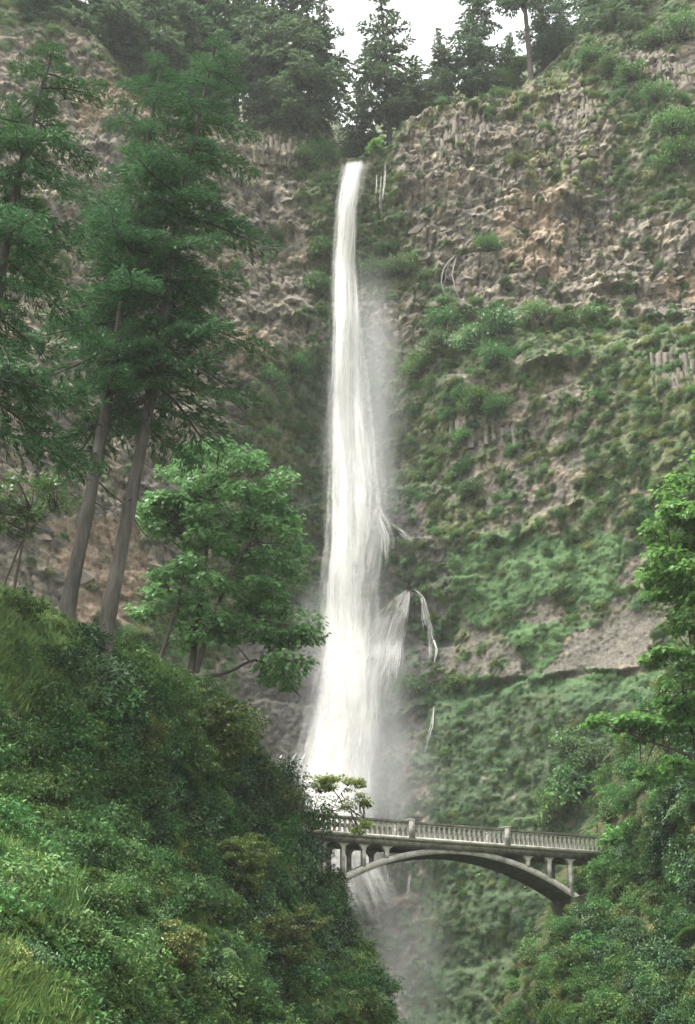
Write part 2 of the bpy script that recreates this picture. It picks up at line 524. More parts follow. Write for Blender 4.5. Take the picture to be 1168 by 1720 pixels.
Y = lips([(690, 515), (800, 530), (900, 545), (1000, 530), (1100, 545), (1200, 530)], 1.0, 40, Y)
Y = lips([(880, 625), (930, 618), (990, 600), (1060, 598)], 1.4, 40, Y)
Y = lips([(775, 688), (820, 694), (870, 698)], 1.8, 34, Y)
Y = lips([(740, 915), (860, 910), (920, 875), (985, 835)], 1.5, 40, Y)
Y = lips([(690, 1140), (900, 1142), (1050, 1128), (1200, 1120)], 1.2, 60, Y)
Y = lips([(370, 520), (440, 530), (540, 545)], 1.2, 40, Y)
Y = lips([(620, 1205), (660, 1215), (720, 1180)], 1.6, 50, Y)
Y = lips([(690, 330), (780, 345), (900, 360), (1010, 350)], .8, 40, Y)
Y = lips([(740, 262), (850, 275), (990, 262)], .7, 30, Y)
Y = lips([(850, 485), (950, 500), (1100, 490)], 1.0, 30, Y)

sjx = PX + 9 * fbm(X * .3, Z * .3, 5, 221); sjy = PY + 9 * fbm(X * .3, Z * .3, 5, 225)
slab = inpoly(sjx, sjy, [(900, 1142), (1000, 1050), (1062, 1012), (1112, 1040), (1062, 1120), (970, 1138)]) | inpoly(sjx, sjy, [(725, 1015), (830, 1060), (890, 1132), (720, 1138)]) | inpoly(sjx, sjy, [(860, 1040), (960, 1028), (1000, 1035), (900, 1050)])
# zone masks (organic borders)
JX = PX + 24 * fbm(X * .13, Z * .13, 6, 21, .62); JY = PY + 24 * fbm(X * .13, Z * .13, 6, 25, .62)
rocky = inpoly(JX, JY, [(678, 200), (740, 178), (880, 150), (990, 140), (1010, 210), (1030, 300), (1060, 350), (1168, 380), (1250, 420), (1250, 560), (1010, 520), (900, 530), (760, 500), (700, 440), (660, 360), (676, 260)]) \
    | inpoly(JX, JY, [(400, 225), (520, 225), (500, 300), (520, 420), (500, 500), (550, 560), (540, 600), (440, 620), (330, 500), (360, 300)]) \
    | inpoly(JX, JY, [(-200, 60), (120, 60), (250, 190), (380, 230), (360, 500), (420, 640), (380, 760), (330, 1000), (0, 1100), (-200, 1100)]) \
    | inpoly(JX, JY, [(1020, 60), (1200, 40), (1200, 200), (1080, 190)]) \
    | inpoly(JX, JY, [(600, 480), (720, 480), (700, 570), (620, 600)])
rk = rocky.astype(float)
# knobs of the rough basalt
Kn = np.zeros_like(Y)
ix0 = np.searchsorted(xs, -42); dx = .165
cand = np.argwhere(rocky[:, ix0:ix0 + 500])
fine = (X > -41.5) & (X < 41.5) & (Z > 6) & (Z < 127)
cj, ci = np.nonzero(rocky & fine)
pick = rng.choice(len(cj), 16000, replace=False)
Kt = np.zeros_like(Y)
for q in pick:
    r = .24 + .75 * rng.random() ** 3.2
    hgt = r * rng.uniform(.28, .85)
    n = int(r / dx) + 1
    j0, i0 = cj[q], ci[q]
    if j0 < n or i0 < n or j0 + n >= Y.shape[0] or i0 + n >= Y.shape[1]:
        continue
    sl = (slice(j0 - n, j0 + n + 1), slice(i0 - n, i0 + n + 1))
    th_ = rng.uniform(-.6, .6); c_, s2_ = math.cos(th_), math.sin(th_); asp = rng.uniform(.7, 1.5)
    ddx = (X[sl] - xs[i0]) / r; ddz = (Z[sl] - zs[j0]) / r
    uu_ = (ddx * c_ + ddz * s2_) / asp; vv_ = (-ddx * s2_ + ddz * c_) * asp
    mm_ = np.maximum(np.abs(uu_ + .25 * vv_ * vv_), np.abs(vv_))
    new = np.maximum(0, hgt * (1 + rng.uniform(-.4, .4) * uu_ + rng.uniform(-.55, .25) * vv_)) * ss(.98, .72, mm_)
    Kt[sl] = np.where(new > Kn[sl], rng.uniform(-1, 1), Kt[sl])
    Kn[sl] = np.maximum(Kn[sl], new)
Y = Y - Kn - rk * .35 * fbm(X * .8, Z * .8, 3, 41)
# long joints and strata in the bare rock, smooth water-worn rock beside the lower fall
jn_ = noise(X * .62 + .3 * noise(X * .2, Z * .2, 3), Z * .075, 33)
Y = Y + .55 * ss(.10, 0, np.abs(jn_)) * (.35 + .65 * rk)
zt_ = (Z + 1.6 * fbm(X * .09, Z * .09, 3, 35)) / 6.5
st_ = zt_ - np.floor(zt_)
Y = Y - 1.1 * (ss(0, .85, st_) - ss(.9, 1, st_)) * ss(-.2, .3, fbm(X * .08, Z * .08, 2, 37))
# columnar bands
colz = inpoly(JX, JY, [(425, 222), (515, 222), (500, 285), (425, 280)]) | inpoly(JX, JY, [(735, 188), (830, 185), (815, 285), (745, 270)]) \
    | inpoly(JX, JY, [(925, 160), (1015, 155), (1020, 215), (930, 215)]) | inpoly(JX, JY, [(1080, 100), (1200, 90), (1200, 180), (1090, 170)]) \
    | inpoly(JX, JY, [(1070, 590), (1200, 570), (1200, 680), (1090, 690)]) | inpoly(JX, JY, [(740, 700), (880, 702), (870, 745), (750, 745)])
cx = X * 1.35 + .35 * fbm(X * .3, Z * .12, 2, 31)
Y = Y - colz * (.4 * np.abs((cx % 1) - .5) * 2 + .25 * noise(np.floor(cx) * 3.3, Z * .25, 7))
# vegetation share
veg = np.full(Y.shape, .68)
veg[rocky] = .24


def paint(poly, v):
    veg[inpoly(JX, JY, poly)] = v


paint([(500, 240), (575, 250), (565, 560), (510, 560), (520, 420), (495, 300)], .8)
paint([(600, 300), (660, 300), (690, 400), (740, 450), (700, 500), (600, 500)], .8)
paint([(420, 600), (560, 590), (550, 900), (420, 900)], .78)
paint([(680, 190), (900, 150), (1010, 120), (960, 170), (820, 190), (700, 225)], .55)
paint([(830, 140), (1000, 70), (1168, -40), (1100, 60), (1020, 110), (900, 150)], .85)
paint([(1000, 180), (1060, 130), (1168, 150), (1200, 380), (1060, 350), (1030, 300)], .72)
paint([(850, 270), (1000, 240), (1010, 330), (880, 340)], .5)
paint([(690, 530), (900, 545), (1200, 530), (1200, 620), (1000, 610), (900, 640), (690, 640)], .75)
paint([(690, 640), (740, 640), (760, 900), (690, 930), (650, 800)], .8)
paint([(990, 600), (1200, 600), (1200, 900), (1000, 860)], .75)
paint([(760, 640), (980, 620), (990, 830), (860, 900), (770, 800)], .45)
paint([(740, 925), (860, 912), (1000, 895), (1085, 930), (1060, 990), (960, 1020), (820, 1040), (740, 1000)], .95)
paint([(800, 1010), (930, 1035), (1000, 1050), (900, 1138), (850, 1085)], .97)
paint([(900, 1140), (1000, 1048), (1065, 1012), (1112, 1040), (1060, 1122), (970, 1138)], .03)
paint([(725, 1015), (830, 1060), (890, 1132), (720, 1138)], .4)
paint([(860, 1040), (960, 1028), (1000, 1035), (900, 1050)], .1)
paint([(1000, 960), (1110, 930), (1130, 1000), (1060, 1010)], .5)
paint([(620, 850), (740, 850), (740, 1140), (600, 1140)], .5)
paint([(690, 1140), (1200, 1120), (1200, 1170), (690, 1180)], .95)
paint([(640, 1160), (1200, 1170), (1200, 1800), (600, 1800)], .93)
paint([(400, 1080), (560, 1080), (560, 1400), (400, 1400)], .08)
paint([(600, 1220), (720, 1200), (700, 1700), (600, 1700)], .5)
vn = .5 + .5 * fbm(X * .55, Z * .55, 5, 51, .62)
vm = ss(-.1, .1, veg - np.clip(vn * .9 + .05, 0, 1))
vm = vm * (1 - .93 * slab * (vn > .25) * (PX > 855) - .5 * slab * (vn > .45) * (PX <= 855))
lush = inpoly(JX, JY, [(740, 925), (860, 912), (1000, 895), (1085, 930), (1060, 990), (960, 1020), (820, 1040), (740, 1000)]) | inpoly(JX, JY, [(800, 1010), (930, 1035), (1000, 1050), (900, 1138), (850, 1085)])
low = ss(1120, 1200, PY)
Y = Y - vm * (.25 + (.45 - np.maximum(.33 * lush, .22 * low)) * fbm(X * .7, Z * .7, 4, 61, .6))
Y = Y - (1 - .75 * slab) * .2 * fbm(X * 1.6, Z * 1.2, 3, 71, .8) - .05 * np.random.default_rng(5).normal(size=Y.shape)
cliff_face = Face(xs, zs, Y)


def mixc(a, b, t):
    return np.asarray(a)[None, None] * (1 - t[..., None]) + np.asarray(b)[None, None] * t[..., None] if np.ndim(a) == 1 else a * (1 - t[..., None]) + np.asarray(b)[None, None] * t[..., None]


n1 = np.clip(.5 + .7 * fbm(X * .12, Z * .12, 4, 81), 0, 1); n2 = np.clip(.5 + .8 * fbm(X * 1.1, Z * 1.1, 3, 85), 0, 1); n3 = np.clip(.5 + .7 * fbm(X * .3, Z * .3, 4, 91), 0, 1)
rock = mixc((.115, .11, .10), (.19, .172, .145), n1)
rock = mixc(rock, (.25, .205, .155), ss(.6, .95, n3) * .6)
rock = mixc(rock, (.075, .072, .066), ss(.45, .1, n2) * .65)
rock = mixc(rock, (.32, .28, .22), ss(.7, 1, n2) * .5)
rock = rock * (1 + .36 * Kt)[..., None]
warm = inpoly(JX, JY, [(830, 330), (960, 330), (950, 470), (840, 460)]) | inpoly(JX, JY, [(390, 540), (450, 540), (440, 660), (390, 640)]) | inpoly(JX, JY, [(130, 110), (250, 180), (240, 200), (140, 200)]) | inpoly(JX, JY, [(80, 900), (240, 880), (250, 1060), (150, 1070)]) | inpoly(JX, JY, [(1100, 470), (1200, 440), (1200, 500), (1110, 505)])
rock = mixc(rock, (.30, .23, .17), warm * .6)
rock = mixc(rock, (.125, .12, .107), slab * .85)
ashy = inpoly(JX, JY, [(1040, 220), (1100, 215), (1110, 270), (1050, 290)]) | inpoly(JX, JY, [(1000, 560), (1150, 565), (1100, 590), (1000, 585)]) | inpoly(JX, JY, [(1040, 330), (1100, 340), (1100, 370), (1060, 360)])
rock = mixc(rock, (.30, .28, .25), ashy * .8)
wet = ss(1, 0, np.abs(PX - (590 - .03 * (PY - 300))) / (90 + .08 * np.clip(PY - 300, 0, 2000))) * ss(300, 700, PY)
wet = np.maximum(wet, inpoly(JX, JY, [(400, 1080), (560, 1080), (560, 1400), (400, 1400)]) * .9)
wet = np.maximum(wet, inpoly(JX, JY, [(610, 840), (690, 850), (740, 930), (740, 1100), (715, 1150), (600, 1150)]) * .95)
rock = mixc(rock, (.062, .066, .066), np.clip(wet, 0, 1) * .75)
green = mixc((.042, .06, .028), (.075, .08, .04), np.clip(.5 + .8 * fbm(X * .2, Z * .2, 3, 95), 0, 1))
lush = inpoly(JX, JY, [(740, 925), (860, 912), (1000, 895), (1085, 930), (1060, 990), (960, 1020), (820, 1040), (740, 1000)]) | inpoly(JX, JY, [(800, 1010), (930, 1035), (1000, 1050), (900, 1138), (850, 1085)]) | inpoly(JX, JY, [(690, 1140), (1200, 1120), (1200, 1170), (690, 1180)])
green = mixc(green, (.044, .084, .032), lush * .85)
green = mixc(green, (.13, .125, .055), inpoly(JX, JY, [(680, 190), (900, 150), (1010, 120), (1010, 330), (880, 340), (850, 270), (700, 230)]) * .6)
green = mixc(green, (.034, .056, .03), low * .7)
green = mixc(green, (.036, .056, .032), np.clip(wet, 0, 1) * .7)
green = mixc(green, (.035, .06, .025), ss(.4, .1, n2) * .5)
rock = rock * np.array([.66, .64, .585])
tint = rock * (1 - vm[..., None]) + green * vm[..., None]
nx, nz = len(xs), len(zs)
idx = np.arange(nx * nz).reshape(nz, nx)
Fq = np.stack([idx[:-1, :-1], idx[:-1, 1:], idx[1:, 1:], idx[1:, :-1]], -1).reshape(-1, 4)
me = npmesh('cliff', np.stack([X, Y, Z], -1).reshape(-1, 3), [Fq], [M['cliff']])
ca = me.attributes.new('tint', 'FLOAT_COLOR', 'POINT')
ca.data.foreach_set('color', np.concatenate([tint, np.ones(tint.shape[:2] + (1,))], -1).astype(np.float32).ravel())
cliff = tag(link('cliff', me), kind='structure')
cliff_veg = (X, Z, vm)


# ---- loose angular rocks and columns that stand proud of the face: parts of the cliff
def hull_rock(seed):
    import bmesh
    r = np.random.default_rng(seed)
    bm = bmesh.new()
    for v in unit(r.normal(size=(15, 3))) * r.uniform(.75, 1.05, (15, 1)) * np.array([1.15, .85, .75]):
        bm.verts.new(v)
    res = bmesh.ops.convex_hull(bm, input=bm.verts)
    bmesh.ops.delete(bm, geom=[e for e in res['geom_interior'] if isinstance(e, bmesh.types.BMVert)], context='VERTS')
    m_ = bpy.data.meshes.new('rock'); bm.to_mesh(m_); bm.free(); m_.materials.append(M['rock'])
    return m_


rocks = [hull_rock(s) for s in range(5)]
rp = []
zones = [(690, 1010, 215, 500, 150), (380, 540, 280, 540, 60), (1030, 1168, 390, 540, 45), (1040, 1168, 70, 180, 15), (40, 320, 150, 1000, 25)]
for x0, x1, y0, y1, n in zones:
    rp += [(rng.uniform(x0, x1), rng.uniform(y0, y1)) for _ in range(n)]
rp = np.array(rp)
q, ok = cliff_face.hit(rp[:, 0], rp[:, 1], 110, 190)
for p, o_ in zip(q, ok):
    if o_:
        s_ = rng.uniform(.3, .85) if rng.random() < .8 else rng.uniform(.8, 1.3)
        link('rock', rocks[rng.integers(5)], cliff, p + [0, s_ * .15, 0], rng.uniform(-.5, .5, 3) + [0, 0, rng.uniform(0, 6)], (s_, s_, s_ * rng.uniform(.7, 1)))


def column_mesh(seed):
    r = np.random.default_rng(seed)
    b = MB(); n = 6
    a = np.arange(n) * np.pi / 3 + r.uniform(0, 1)
    ring = np.stack([np.cos(a), np.sin(a)], -1) * r.uniform(.8, 1.1, (n, 1))
    lv = [(-1, 1), (-.3, 1.03), (.35, .94), (1, .9)]
    V = np.concatenate([np.c_[ring * s_ + r.uniform(-.06, .06, 2), np.full(n, z_) + (r.uniform(-.12, .12, n) if z_ == 1 else 0)] for z_, s_ in lv])
    Fs = [(k * n + i, k * n + (i + 1) % n, (k + 1) * n + (i + 1) % n, (k + 1) * n + i) for k in range(3) for i in range(n)]
    b.add(V, Fs); b.add(V[18:], [(0, i, i + 1) for i in range(1, 5)])
    return b.mesh('basalt_column', [M['column']])


cols = [column_mesh(s) for s in range(4)]
for x0, x1, y0, y1, n in [(428, 505, 235, 270, 16), (742, 825, 205, 260, 22), (932, 1010, 172, 205, 18), (1100, 1168, 110, 160, 12), (1100, 1168, 600, 670, 18), (748, 870, 712, 738, 26)]:
    pxs = np.r_[np.linspace(x0, x1, n) + rng.uniform(-2, 2, n), np.linspace(x0, x1, n) + rng.uniform(-2, 6, n)]
    pys = np.r_[y0 * .35 + y1 * .65 + rng.uniform(-5, 5, n), y0 * .75 + y1 * .25 + rng.uniform(-5, 5, n)]
    q, ok = cliff_face.hit(pxs, pys, 110, 190)
    for p, o_ in zip(q, ok):
        if o_:
            w_ = rng.uniform(.26, .42)
            link('basalt_column', cols[rng.integers(4)], cliff, p + [0, rng.uniform(.28, .55), 0], (rng.uniform(-.06, .1), rng.uniform(-.06, .06), rng.uniform(0, 6)), (w_, w_, rng.uniform(1.0, 1.9)))


# ================================================================== FOREGROUND HILLSIDES
def hillside(name, ctrl, x0, x1, z0, z1, step, edge, top, side, seed, tintf):
    f = rbf(ctrl, 3.0)
    hx = np.arange(x0, x1, step); hz = np.arange(z0, z1, step)
    X_, Z_ = np.meshgrid(hx, hz)
    Y_ = f(X_, Z_)
    a, b = proj(X_, Y_, Z_)
    e = np.array(edge, float); t = np.array(top, float)
    ja = 10 * fbm(X_ * .6, Z_ * .6, 3, seed); jb = 10 * fbm(X_ * .6, Z_ * .6, 3, seed + 4)
    de = (a + ja - np.interp(b, e[:, 0], e[:, 1])) * side
    dt = np.interp(a, t[:, 0], t[:, 1]) - b + jb
    d = np.maximum(np.maximum(de, dt), 0)
    Y_ = Y_ + 1.3 * d - .9 * fbm(X_ * .28, Z_ * .28, 3, seed + 8) - .22 * fbm(X_ * 1.1, Z_ * 1.1, 4, seed + 12, .6)
    c = tintf(a + ja * 1.5, b + jb * 1.5, X_, Z_)
    nx_, nz_ = len(hx), len(hz)
    id_ = np.arange(nx_ * nz_).reshape(nz_, nx_)
    Fq_ = np.stack([id_[:-1, :-1], id_[:-1, 1:], id_[1:, 1:], id_[1:, :-1]], -1).reshape(-1, 4)
    Fq_ = Fq_[(d.ravel()[Fq_] < 22).all(1)]
    m_ = npmesh(name, np.stack([X_, Y_, Z_], -1).reshape(-1, 3), [Fq_], [M['soil']], smooth=True)
    at_ = m_.attributes.new('tint', 'FLOAT_COLOR', 'POINT')
    at_.data.foreach_set('color', np.concatenate([c, np.ones(c.shape[:2] + (1,))], -1).astype(np.float32).ravel())
    tag(link(name, m_), kind='structure')
    return Face(hx, hz, Y_)


def tint_left(a, b, X_, Z_):
    n_ = np.clip(.5 + .7 * fbm(X_ * .5, Z_ * .5, 4, 101), 0, 1)
    c = mixc((.03, .045, .018), (.06, .065, .03), n_)
    gr = inpoly(a, b, [(-100, 950), (60, 1010), (170, 1090), (130, 1260), (60, 1200), (-100, 1130)]) | inpoly(a, b, [(-100, 1480), (100, 1560), (300, 1800), (-100, 1800)])
    c = mixc(c, (.12, .13, .045), gr * .75)
    rr = inpoly(a, b, [(-40, 1130), (40, 1190), (40, 1280), (-40, 1300)]) | inpoly(a, b, [(80, 1480), (130, 1500), (120, 1530), (80, 1520)])
    return mixc(c, (.12, .095, .07), rr * .8)


def tint_right(a, b, X_, Z_):
    n_ = np.clip(.5 + .7 * fbm(X_ * .6, Z_ * .35, 4, 121), 0, 1)
    c = mixc((.03, .042, .018), (.075, .07, .035), n_)
    return mixc(c, (.12, .11, .03), ss(.68, .9, n_) * .7)


LEFT = hillside('left_hillside', [(-150, 930, 58), (0, 1000, 62), (110, 1040, 66), (170, 1095, 66), (0, 1200, 57), (0, 1450, 49), (0, 1720, 41), (-200, 1400, 46), (-200, 1750, 38),
                             (200, 1160, 66), (200, 1400, 60), (200, 1720, 48), (320, 1130, 76), (400, 1240, 77), (400, 1500, 69), (400, 1720, 59), (520, 1380, 86), (540, 1450, 85), (560, 1550, 80), (600, 1720, 72), (600, 1850, 68)],
                -26, 9, -2, 34, .13,
                [(1000, 460), (1300, 455), (1340, 488), (1400, 508), (1450, 514), (1500, 548), (1600, 606), (1720, 652), (1900, 690)],
                [(-300, 900), (-100, 955), (0, 1003), (100, 1045), (180, 1100), (300, 1140), (400, 1190), (440, 1290), (480, 1335), (560, 1400), (800, 1400)], 1, 131, tint_left)
RIGHT = hillside('right_hillside', [(1600, 1200, 62), (1600, 1720, 55), (1000, 1400, 93), (960, 1480, 92), (940, 1540, 90), (870, 1620, 88), (855, 1720, 87), (1168, 1400, 80), (1168, 1720, 72), (1168, 1250, 82), (1168, 1100, 84), (1050, 1600, 82), (1300, 1300, 72), (1300, 1720, 64), (1000, 1850, 78)],
                 8, 42, -2, 38, .14,
                 [(900, 1230), (1150, 1150), (1300, 1090), (1380, 1045), (1430, 1030), (1500, 1000), (1540, 968), (1600, 955), (1650, 935), (1720, 930), (1900, 915)],
                 [(700, 1150), (1000, 1150), (1100, 1130), (1168, 1100), (1400, 1000)], -1, 151, tint_right)


# ================================================================== PLANT SHAPES
def rdir(n):
    return unit(rng.normal(size=(n, 3)))


def spray_branch(L, droop=.28, step=.19, sl=.32, sw=.07, dens=4):
    """one fir branch growing along +X: an axis, side twigs, needle sprays on them"""
    C, D, Nn, ax = [], [], [], []
    t = np.linspace(0, 1, 12)
    axis = np.stack([t * L * (1 - .06 * droop), .05 * L * np.sin(t * 5 + rng.uniform(0, 6)) * t, L * (-droop * t ** 1.3 + .55 * droop * np.clip(t - .6, 0, 1) ** 1.5 * 2)], -1)
    for s_ in np.arange(.04 * L, L, step):
        u = s_ / L
        p = np.array([np.interp(u, t, axis[:, k]) for k in range(3)])
        for sd in (-1, 1):
            if C and rng.random() < .12:
                continue
            tl = L * (.12 + .34 * (1 - u) ** .8 * min(1, .45 + u * 2.5)) * rng.uniform(.55, 1.15)
            ang = R(rng.uniform(38, 72))
            td = np.array([math.cos(ang), sd * math.sin(ang), rng.uniform(-.38, .1)])
            k = max(2, int(tl / .17))
            uu = (np.arange(k) + rng.random(k)) / k
            for a_ in range(dens):
                c = p + td * (uu * tl)[:, None] + np.stack([0 * uu, 0 * uu, -.22 * (uu * tl) ** 2 / max(tl, .3)], -1) + rng.normal(0, .05, (k, 3))
                d = td + rng.normal(0, .42, (k, 3)) + np.array([.25, 0, -.12 + .22 * (a_ == 0)])
                C.append(c); D.append(d); Nn.append(np.array([0, 0, 1.0]) + rng.normal(0, .45, (k, 3)))
    C = np.concatenate(C); D = np.concatenate(D); Nn = np.concatenate(Nn)
    return axis, C, D, Nn, sl * rng.uniform(.6, 1.25, len(C)), sw * rng.uniform(.7, 1.3, len(C))


def branch_mesh(L, droop):
    axis, C, D, Nn, l_, w_ = spray_branch(L, droop)
    b = MB()
    b.tube(axis, np.linspace(.07, .015, len(axis)), 5, 0)
    b.add(*leafgeo(C, D, Nn, l_, w_), m=1)
    return b.mesh('fir_branch', [M['darkbark'], M['fir']])


def bare_branch_mesh(L):
    b = MB()
    t = np.linspace(0, 1, 8)
    ax = np.stack([t * L, .08 * L * np.sin(t * 4), -.2 * L * t ** 1.4], -1)
    b.tube(ax, np.linspace(.05, .012, 8), 5)
    for k in range(6):
        p = ax[2 + k % 6]; d = unit(np.array([.7, rng.uniform(-1, 1), rng.uniform(-.7, .2)]))
        b.tube([p, p + d * L * .12, p + d * L * .24 + [0, 0, -.05 * L]], [.02, .014, .006], 4)
    return b.mesh('bare_branch', [M['darkbark']])


FIRB = [branch_mesh(L, d) for L, d in ((5.0, .3), (4.6, .22), (4.2, .4), (5.2, .16), (3.6, .3))]
FIRL = [5.0, 4.6, 4.2, 5.2, 3.6]
BARE = [bare_branch_mesh(2.6), bare_branch_mesh(2.0)]


def big_fir(pts, rad, foliage_from, lens, nbr, label, az_bias=None, sag=0):
    """pts: trunk as (px,py,Y); lens: branch length at (height share) stops"""
    path = np.array([P(*p) for p in pts])
    base = path[0].copy(); base[2] -= .6
    root = tag(link('fir_tree', None, loc=base), label, 'fir tree', 'tall firs on the left slope')
    tt = np.linspace(0, 1, 26)
    seg = np.r_[0, np.cumsum(np.linalg.norm(np.diff(path, axis=0), axis=1))]; seg /= seg[-1]
    tp = np.stack([np.interp(tt, seg, path[:, k]) for k in range(3)], -1)
    for _ in range(2):
        tp[1:-1] = .25 * tp[:-2] + .5 * tp[1:-1] + .25 * tp[2:]
    tp[0, 2] -= .6
    b = MB(); b.tube(tp - base, rad * (1 - tt) ** .75 * (1 + .35 * np.exp(-tt * 30)) + .03, 14, 0, .12)
    link('trunk', b.mesh('trunk', [M['bark']], True), root)
    for k in range(nbr):
        u = foliage_from + (1 - foliage_from) * ((k + rng.random()) / nbr) ** .9
        u = min(u, .995)
        p = np.array([np.interp(u, tt, tp[:, a_]) for a_ in range(3)]) - base
        L_ = np.interp(u, [q_[0] for q_ in lens], [q_[1] for q_ in lens]) * (rng.uniform(.45, .9) if rng.random() < .4 else rng.uniform(.95, 1.35))
        az = k * 2.4 + rng.uniform(-.5, .5)
        v = rng.integers(5)
        s_ = L_ / FIRL[v]
        link('branch', FIRB[v], root, p, (rng.uniform(-.2, .2), rng.uniform(-.12, .34) - .35 * ss(.75, 1, u) + sag, az), (s_, s_ ** .7, s_ ** .7))
    for k in range(14):
        u = rng.uniform(foliage_from * .55, foliage_from * 1.25)
        p = np.array([np.interp(u, tt, tp[:, a_]) for a_ in range(3)]) - base
        link('bare_branch', BARE[k % 2], root, p, (0, rng.uniform(-.05, .5), rng.uniform(0, 6.28)), rng.uniform(.6, 1.2))
    return root


big_fir([(170, 1100, 66), (212, 880, 66.5), (250, 690, 67), (272, 560, 67), (296, 390, 67.5), (330, 220, 68), (366, 55, 68)], .36, .34,
        [(0, 4), (.38, 5.4), (.5, 5.2), (.7, 4.2), (.85, 3.0), (1, .7)], 66, 'tall fir with pale bare lower trunk, beside the maple, right of its leaning twin')
big_fir([(108, 1044, 66), (150, 850, 66.3), (186, 640, 66.5), (215, 450, 66.7), (245, 260, 67), (272, 95, 67)], .34, .32,
        [(0, 4), (.4, 5.2), (.55, 5.0), (.75, 3.6), (.9, 2.3), (1, .7)], 60, 'tall fir with mossy foot at the grassy bank, the left one of the leaning pair')
big_fir([(-70, 1000, 56), (-30, 700, 56), (2, 460, 56), (22, 330, 56), (60, 180, 56), (95, 70, 56)], .34, .26,
        [(0, 3), (.3, 4.4), (.5, 4.2), (.7, 3.6), (.9, 2.5), (1, .7)], 56, 'fir with drooping boughs, its trunk cut by the photo edge', sag=.15)


def clump_leaves(C, r, n, lsize, flat=.36, kind='maple', up=1.4):
    """n leaves round every cluster centre"""
    k = len(C)
    d = rdir(k * n) * (rng.random((k * n, 1)) ** .4)
    pos = np.repeat(C, n, 0) + d * np.repeat(r, n)[:, None] * np.array([1, 1, flat])
    dr = d * np.array([1, 1, .3]) + rng.normal(0, .45, (k * n, 3)) + [0, 0, -.3]
    nn = np.array([0, 0, up]) + d * .5 + rng.normal(0, .4, (k * n, 3))
    l_ = lsize * rng.uniform(.6, 1.2, k * n)
    return leafgeo(pos, dr, nn, l_, l_ * (.9 if kind == 'maple' else .5), .2, kind)


def limb(p0, p1, bend=.15, k=7):
    t = np.linspace(0, 1, k)[:, None]
    mid = (p0 + p1) / 2 + rng.normal(0, 1, 3) * np.linalg.norm(p1 - p0) * bend
    return (1 - t) ** 2 * p0 + 2 * t * (1 - t) * mid + t * t * p1


def broad_tree(name, base, stems, blobs, ncl, nleaf, lsize, leafm, label, cat='maple tree', rcl=(.6, 1.25), trunk_r=.2, group=None):
    """stems: lists of world points; blobs: (centre, (rx,ry,rz), share) holding the leaf clusters"""
    base = np.asarray(base, float)
    root = tag(link(name, None, loc=base), label, cat, group)
    b = MB()
    nodes = []
    for st, r0 in stems:
        st = np.array(st) - base
        tt = np.linspace(0, 1, 16)
        sg = np.r_[0, np.cumsum(np.linalg.norm(np.diff(st, axis=0), axis=1))]; sg /= sg[-1]
        tp = np.stack([np.interp(tt, sg, st[:, k]) for k in range(3)], -1)
        for _ in range(3):
            tp[1:-1] = .25 * tp[:-2] + .5 * tp[1:-1] + .25 * tp[2:]
        b.tube(tp, r0 * (1 - .75 * tt), 8, 0, .15)
        nodes.append(tp[5:])
    link('trunk', b.mesh('trunk', [M['darkbark']], True), root)
    nodes = np.concatenate(nodes)
    C = []
    for c, rad, sh in blobs:
        n = max(1, int(ncl * sh))
        d = rdir(n) * (rng.uniform(.35, 1, (n, 1)) ** .5)
        C.append(np.asarray(c) - base + d * np.array(rad))
    C = np.concatenate(C)
    lb = MB()
    for c in C:
        k = np.argmin(np.linalg.norm(nodes - c, axis=1) + rng.random(len(nodes)) * .8)
        lb.tube(limb(nodes[k], c, .12), np.linspace(.045, .012, 7), 4)
    link('branches', lb.mesh('branches', [M['darkbark']]), root)
    cr = MB()
    cr.add(*clump_leaves(C, rng.uniform(*rcl, len(C)), nleaf, lsize))
    link('crown', cr.mesh('crown', [leafm]), root)
    return root


def pxm(Yd, px):
    return px * Yd / F * 1.04


PB = lambda a, b, y: P(a, b, y)
Ym = 78
broad_tree('maple_tree', PB(320, 1135, Ym),
           [([PB(320, 1135, Ym), PB(332, 1050, Ym), PB(345, 940, Ym), PB(365, 800, Ym)], .22),
            ([PB(330, 1130, Ym), PB(352, 1050, Ym - 1), PB(388, 965, Ym - 1), PB(430, 890, Ym - 1)], .17),
            ([PB(262, 1130, Ym - 1), PB(285, 1060, Ym - 1), PB(305, 990, Ym - 1), PB(318, 900, Ym - 1)], .13),
            ([PB(330, 1140, Ym), PB(390, 1130, Ym + 1), PB(430, 1100, Ym + 1), PB(470, 1135, Ym + 1), PB(505, 1170, Ym + 1)], .12),
            ([PB(352, 1060, Ym), PB(420, 1040, Ym), PB(490, 1050, Ym - 1), PB(540, 1062, Ym - 1)], .09)],
           [(PB(372, 830, Ym), (4.0, 3.4, 3.4), .36), (PB(310, 900, Ym), (2.4, 2.6, 3.2), .16), (PB(440, 930, Ym), (2.3, 3, 3.8), .24), (PB(375, 990, Ym), (3.6, 3, 2.2), .14),
            (PB(478, 1110, Ym), (1.5, 1.8, 1.9), .09), (PB(500, 1055, Ym - 1), (1.2, 1, .7), .04), (PB(430, 1040, Ym), (2.2, 2, 1.6), .08), (PB(285, 1000, Ym), (2.0, 2, 1.8), .1), (PB(345, 1070, Ym), (2.2, 1.6, 1.0), .07), (PB(270, 860, Ym), (1.6, 1.8, 1.6), .07)],
           150, 80, .32, M['maple'], 'large green bigleaf maple beside the waterfall, left of the bridge', trunk_r=.22)
Yr = 62
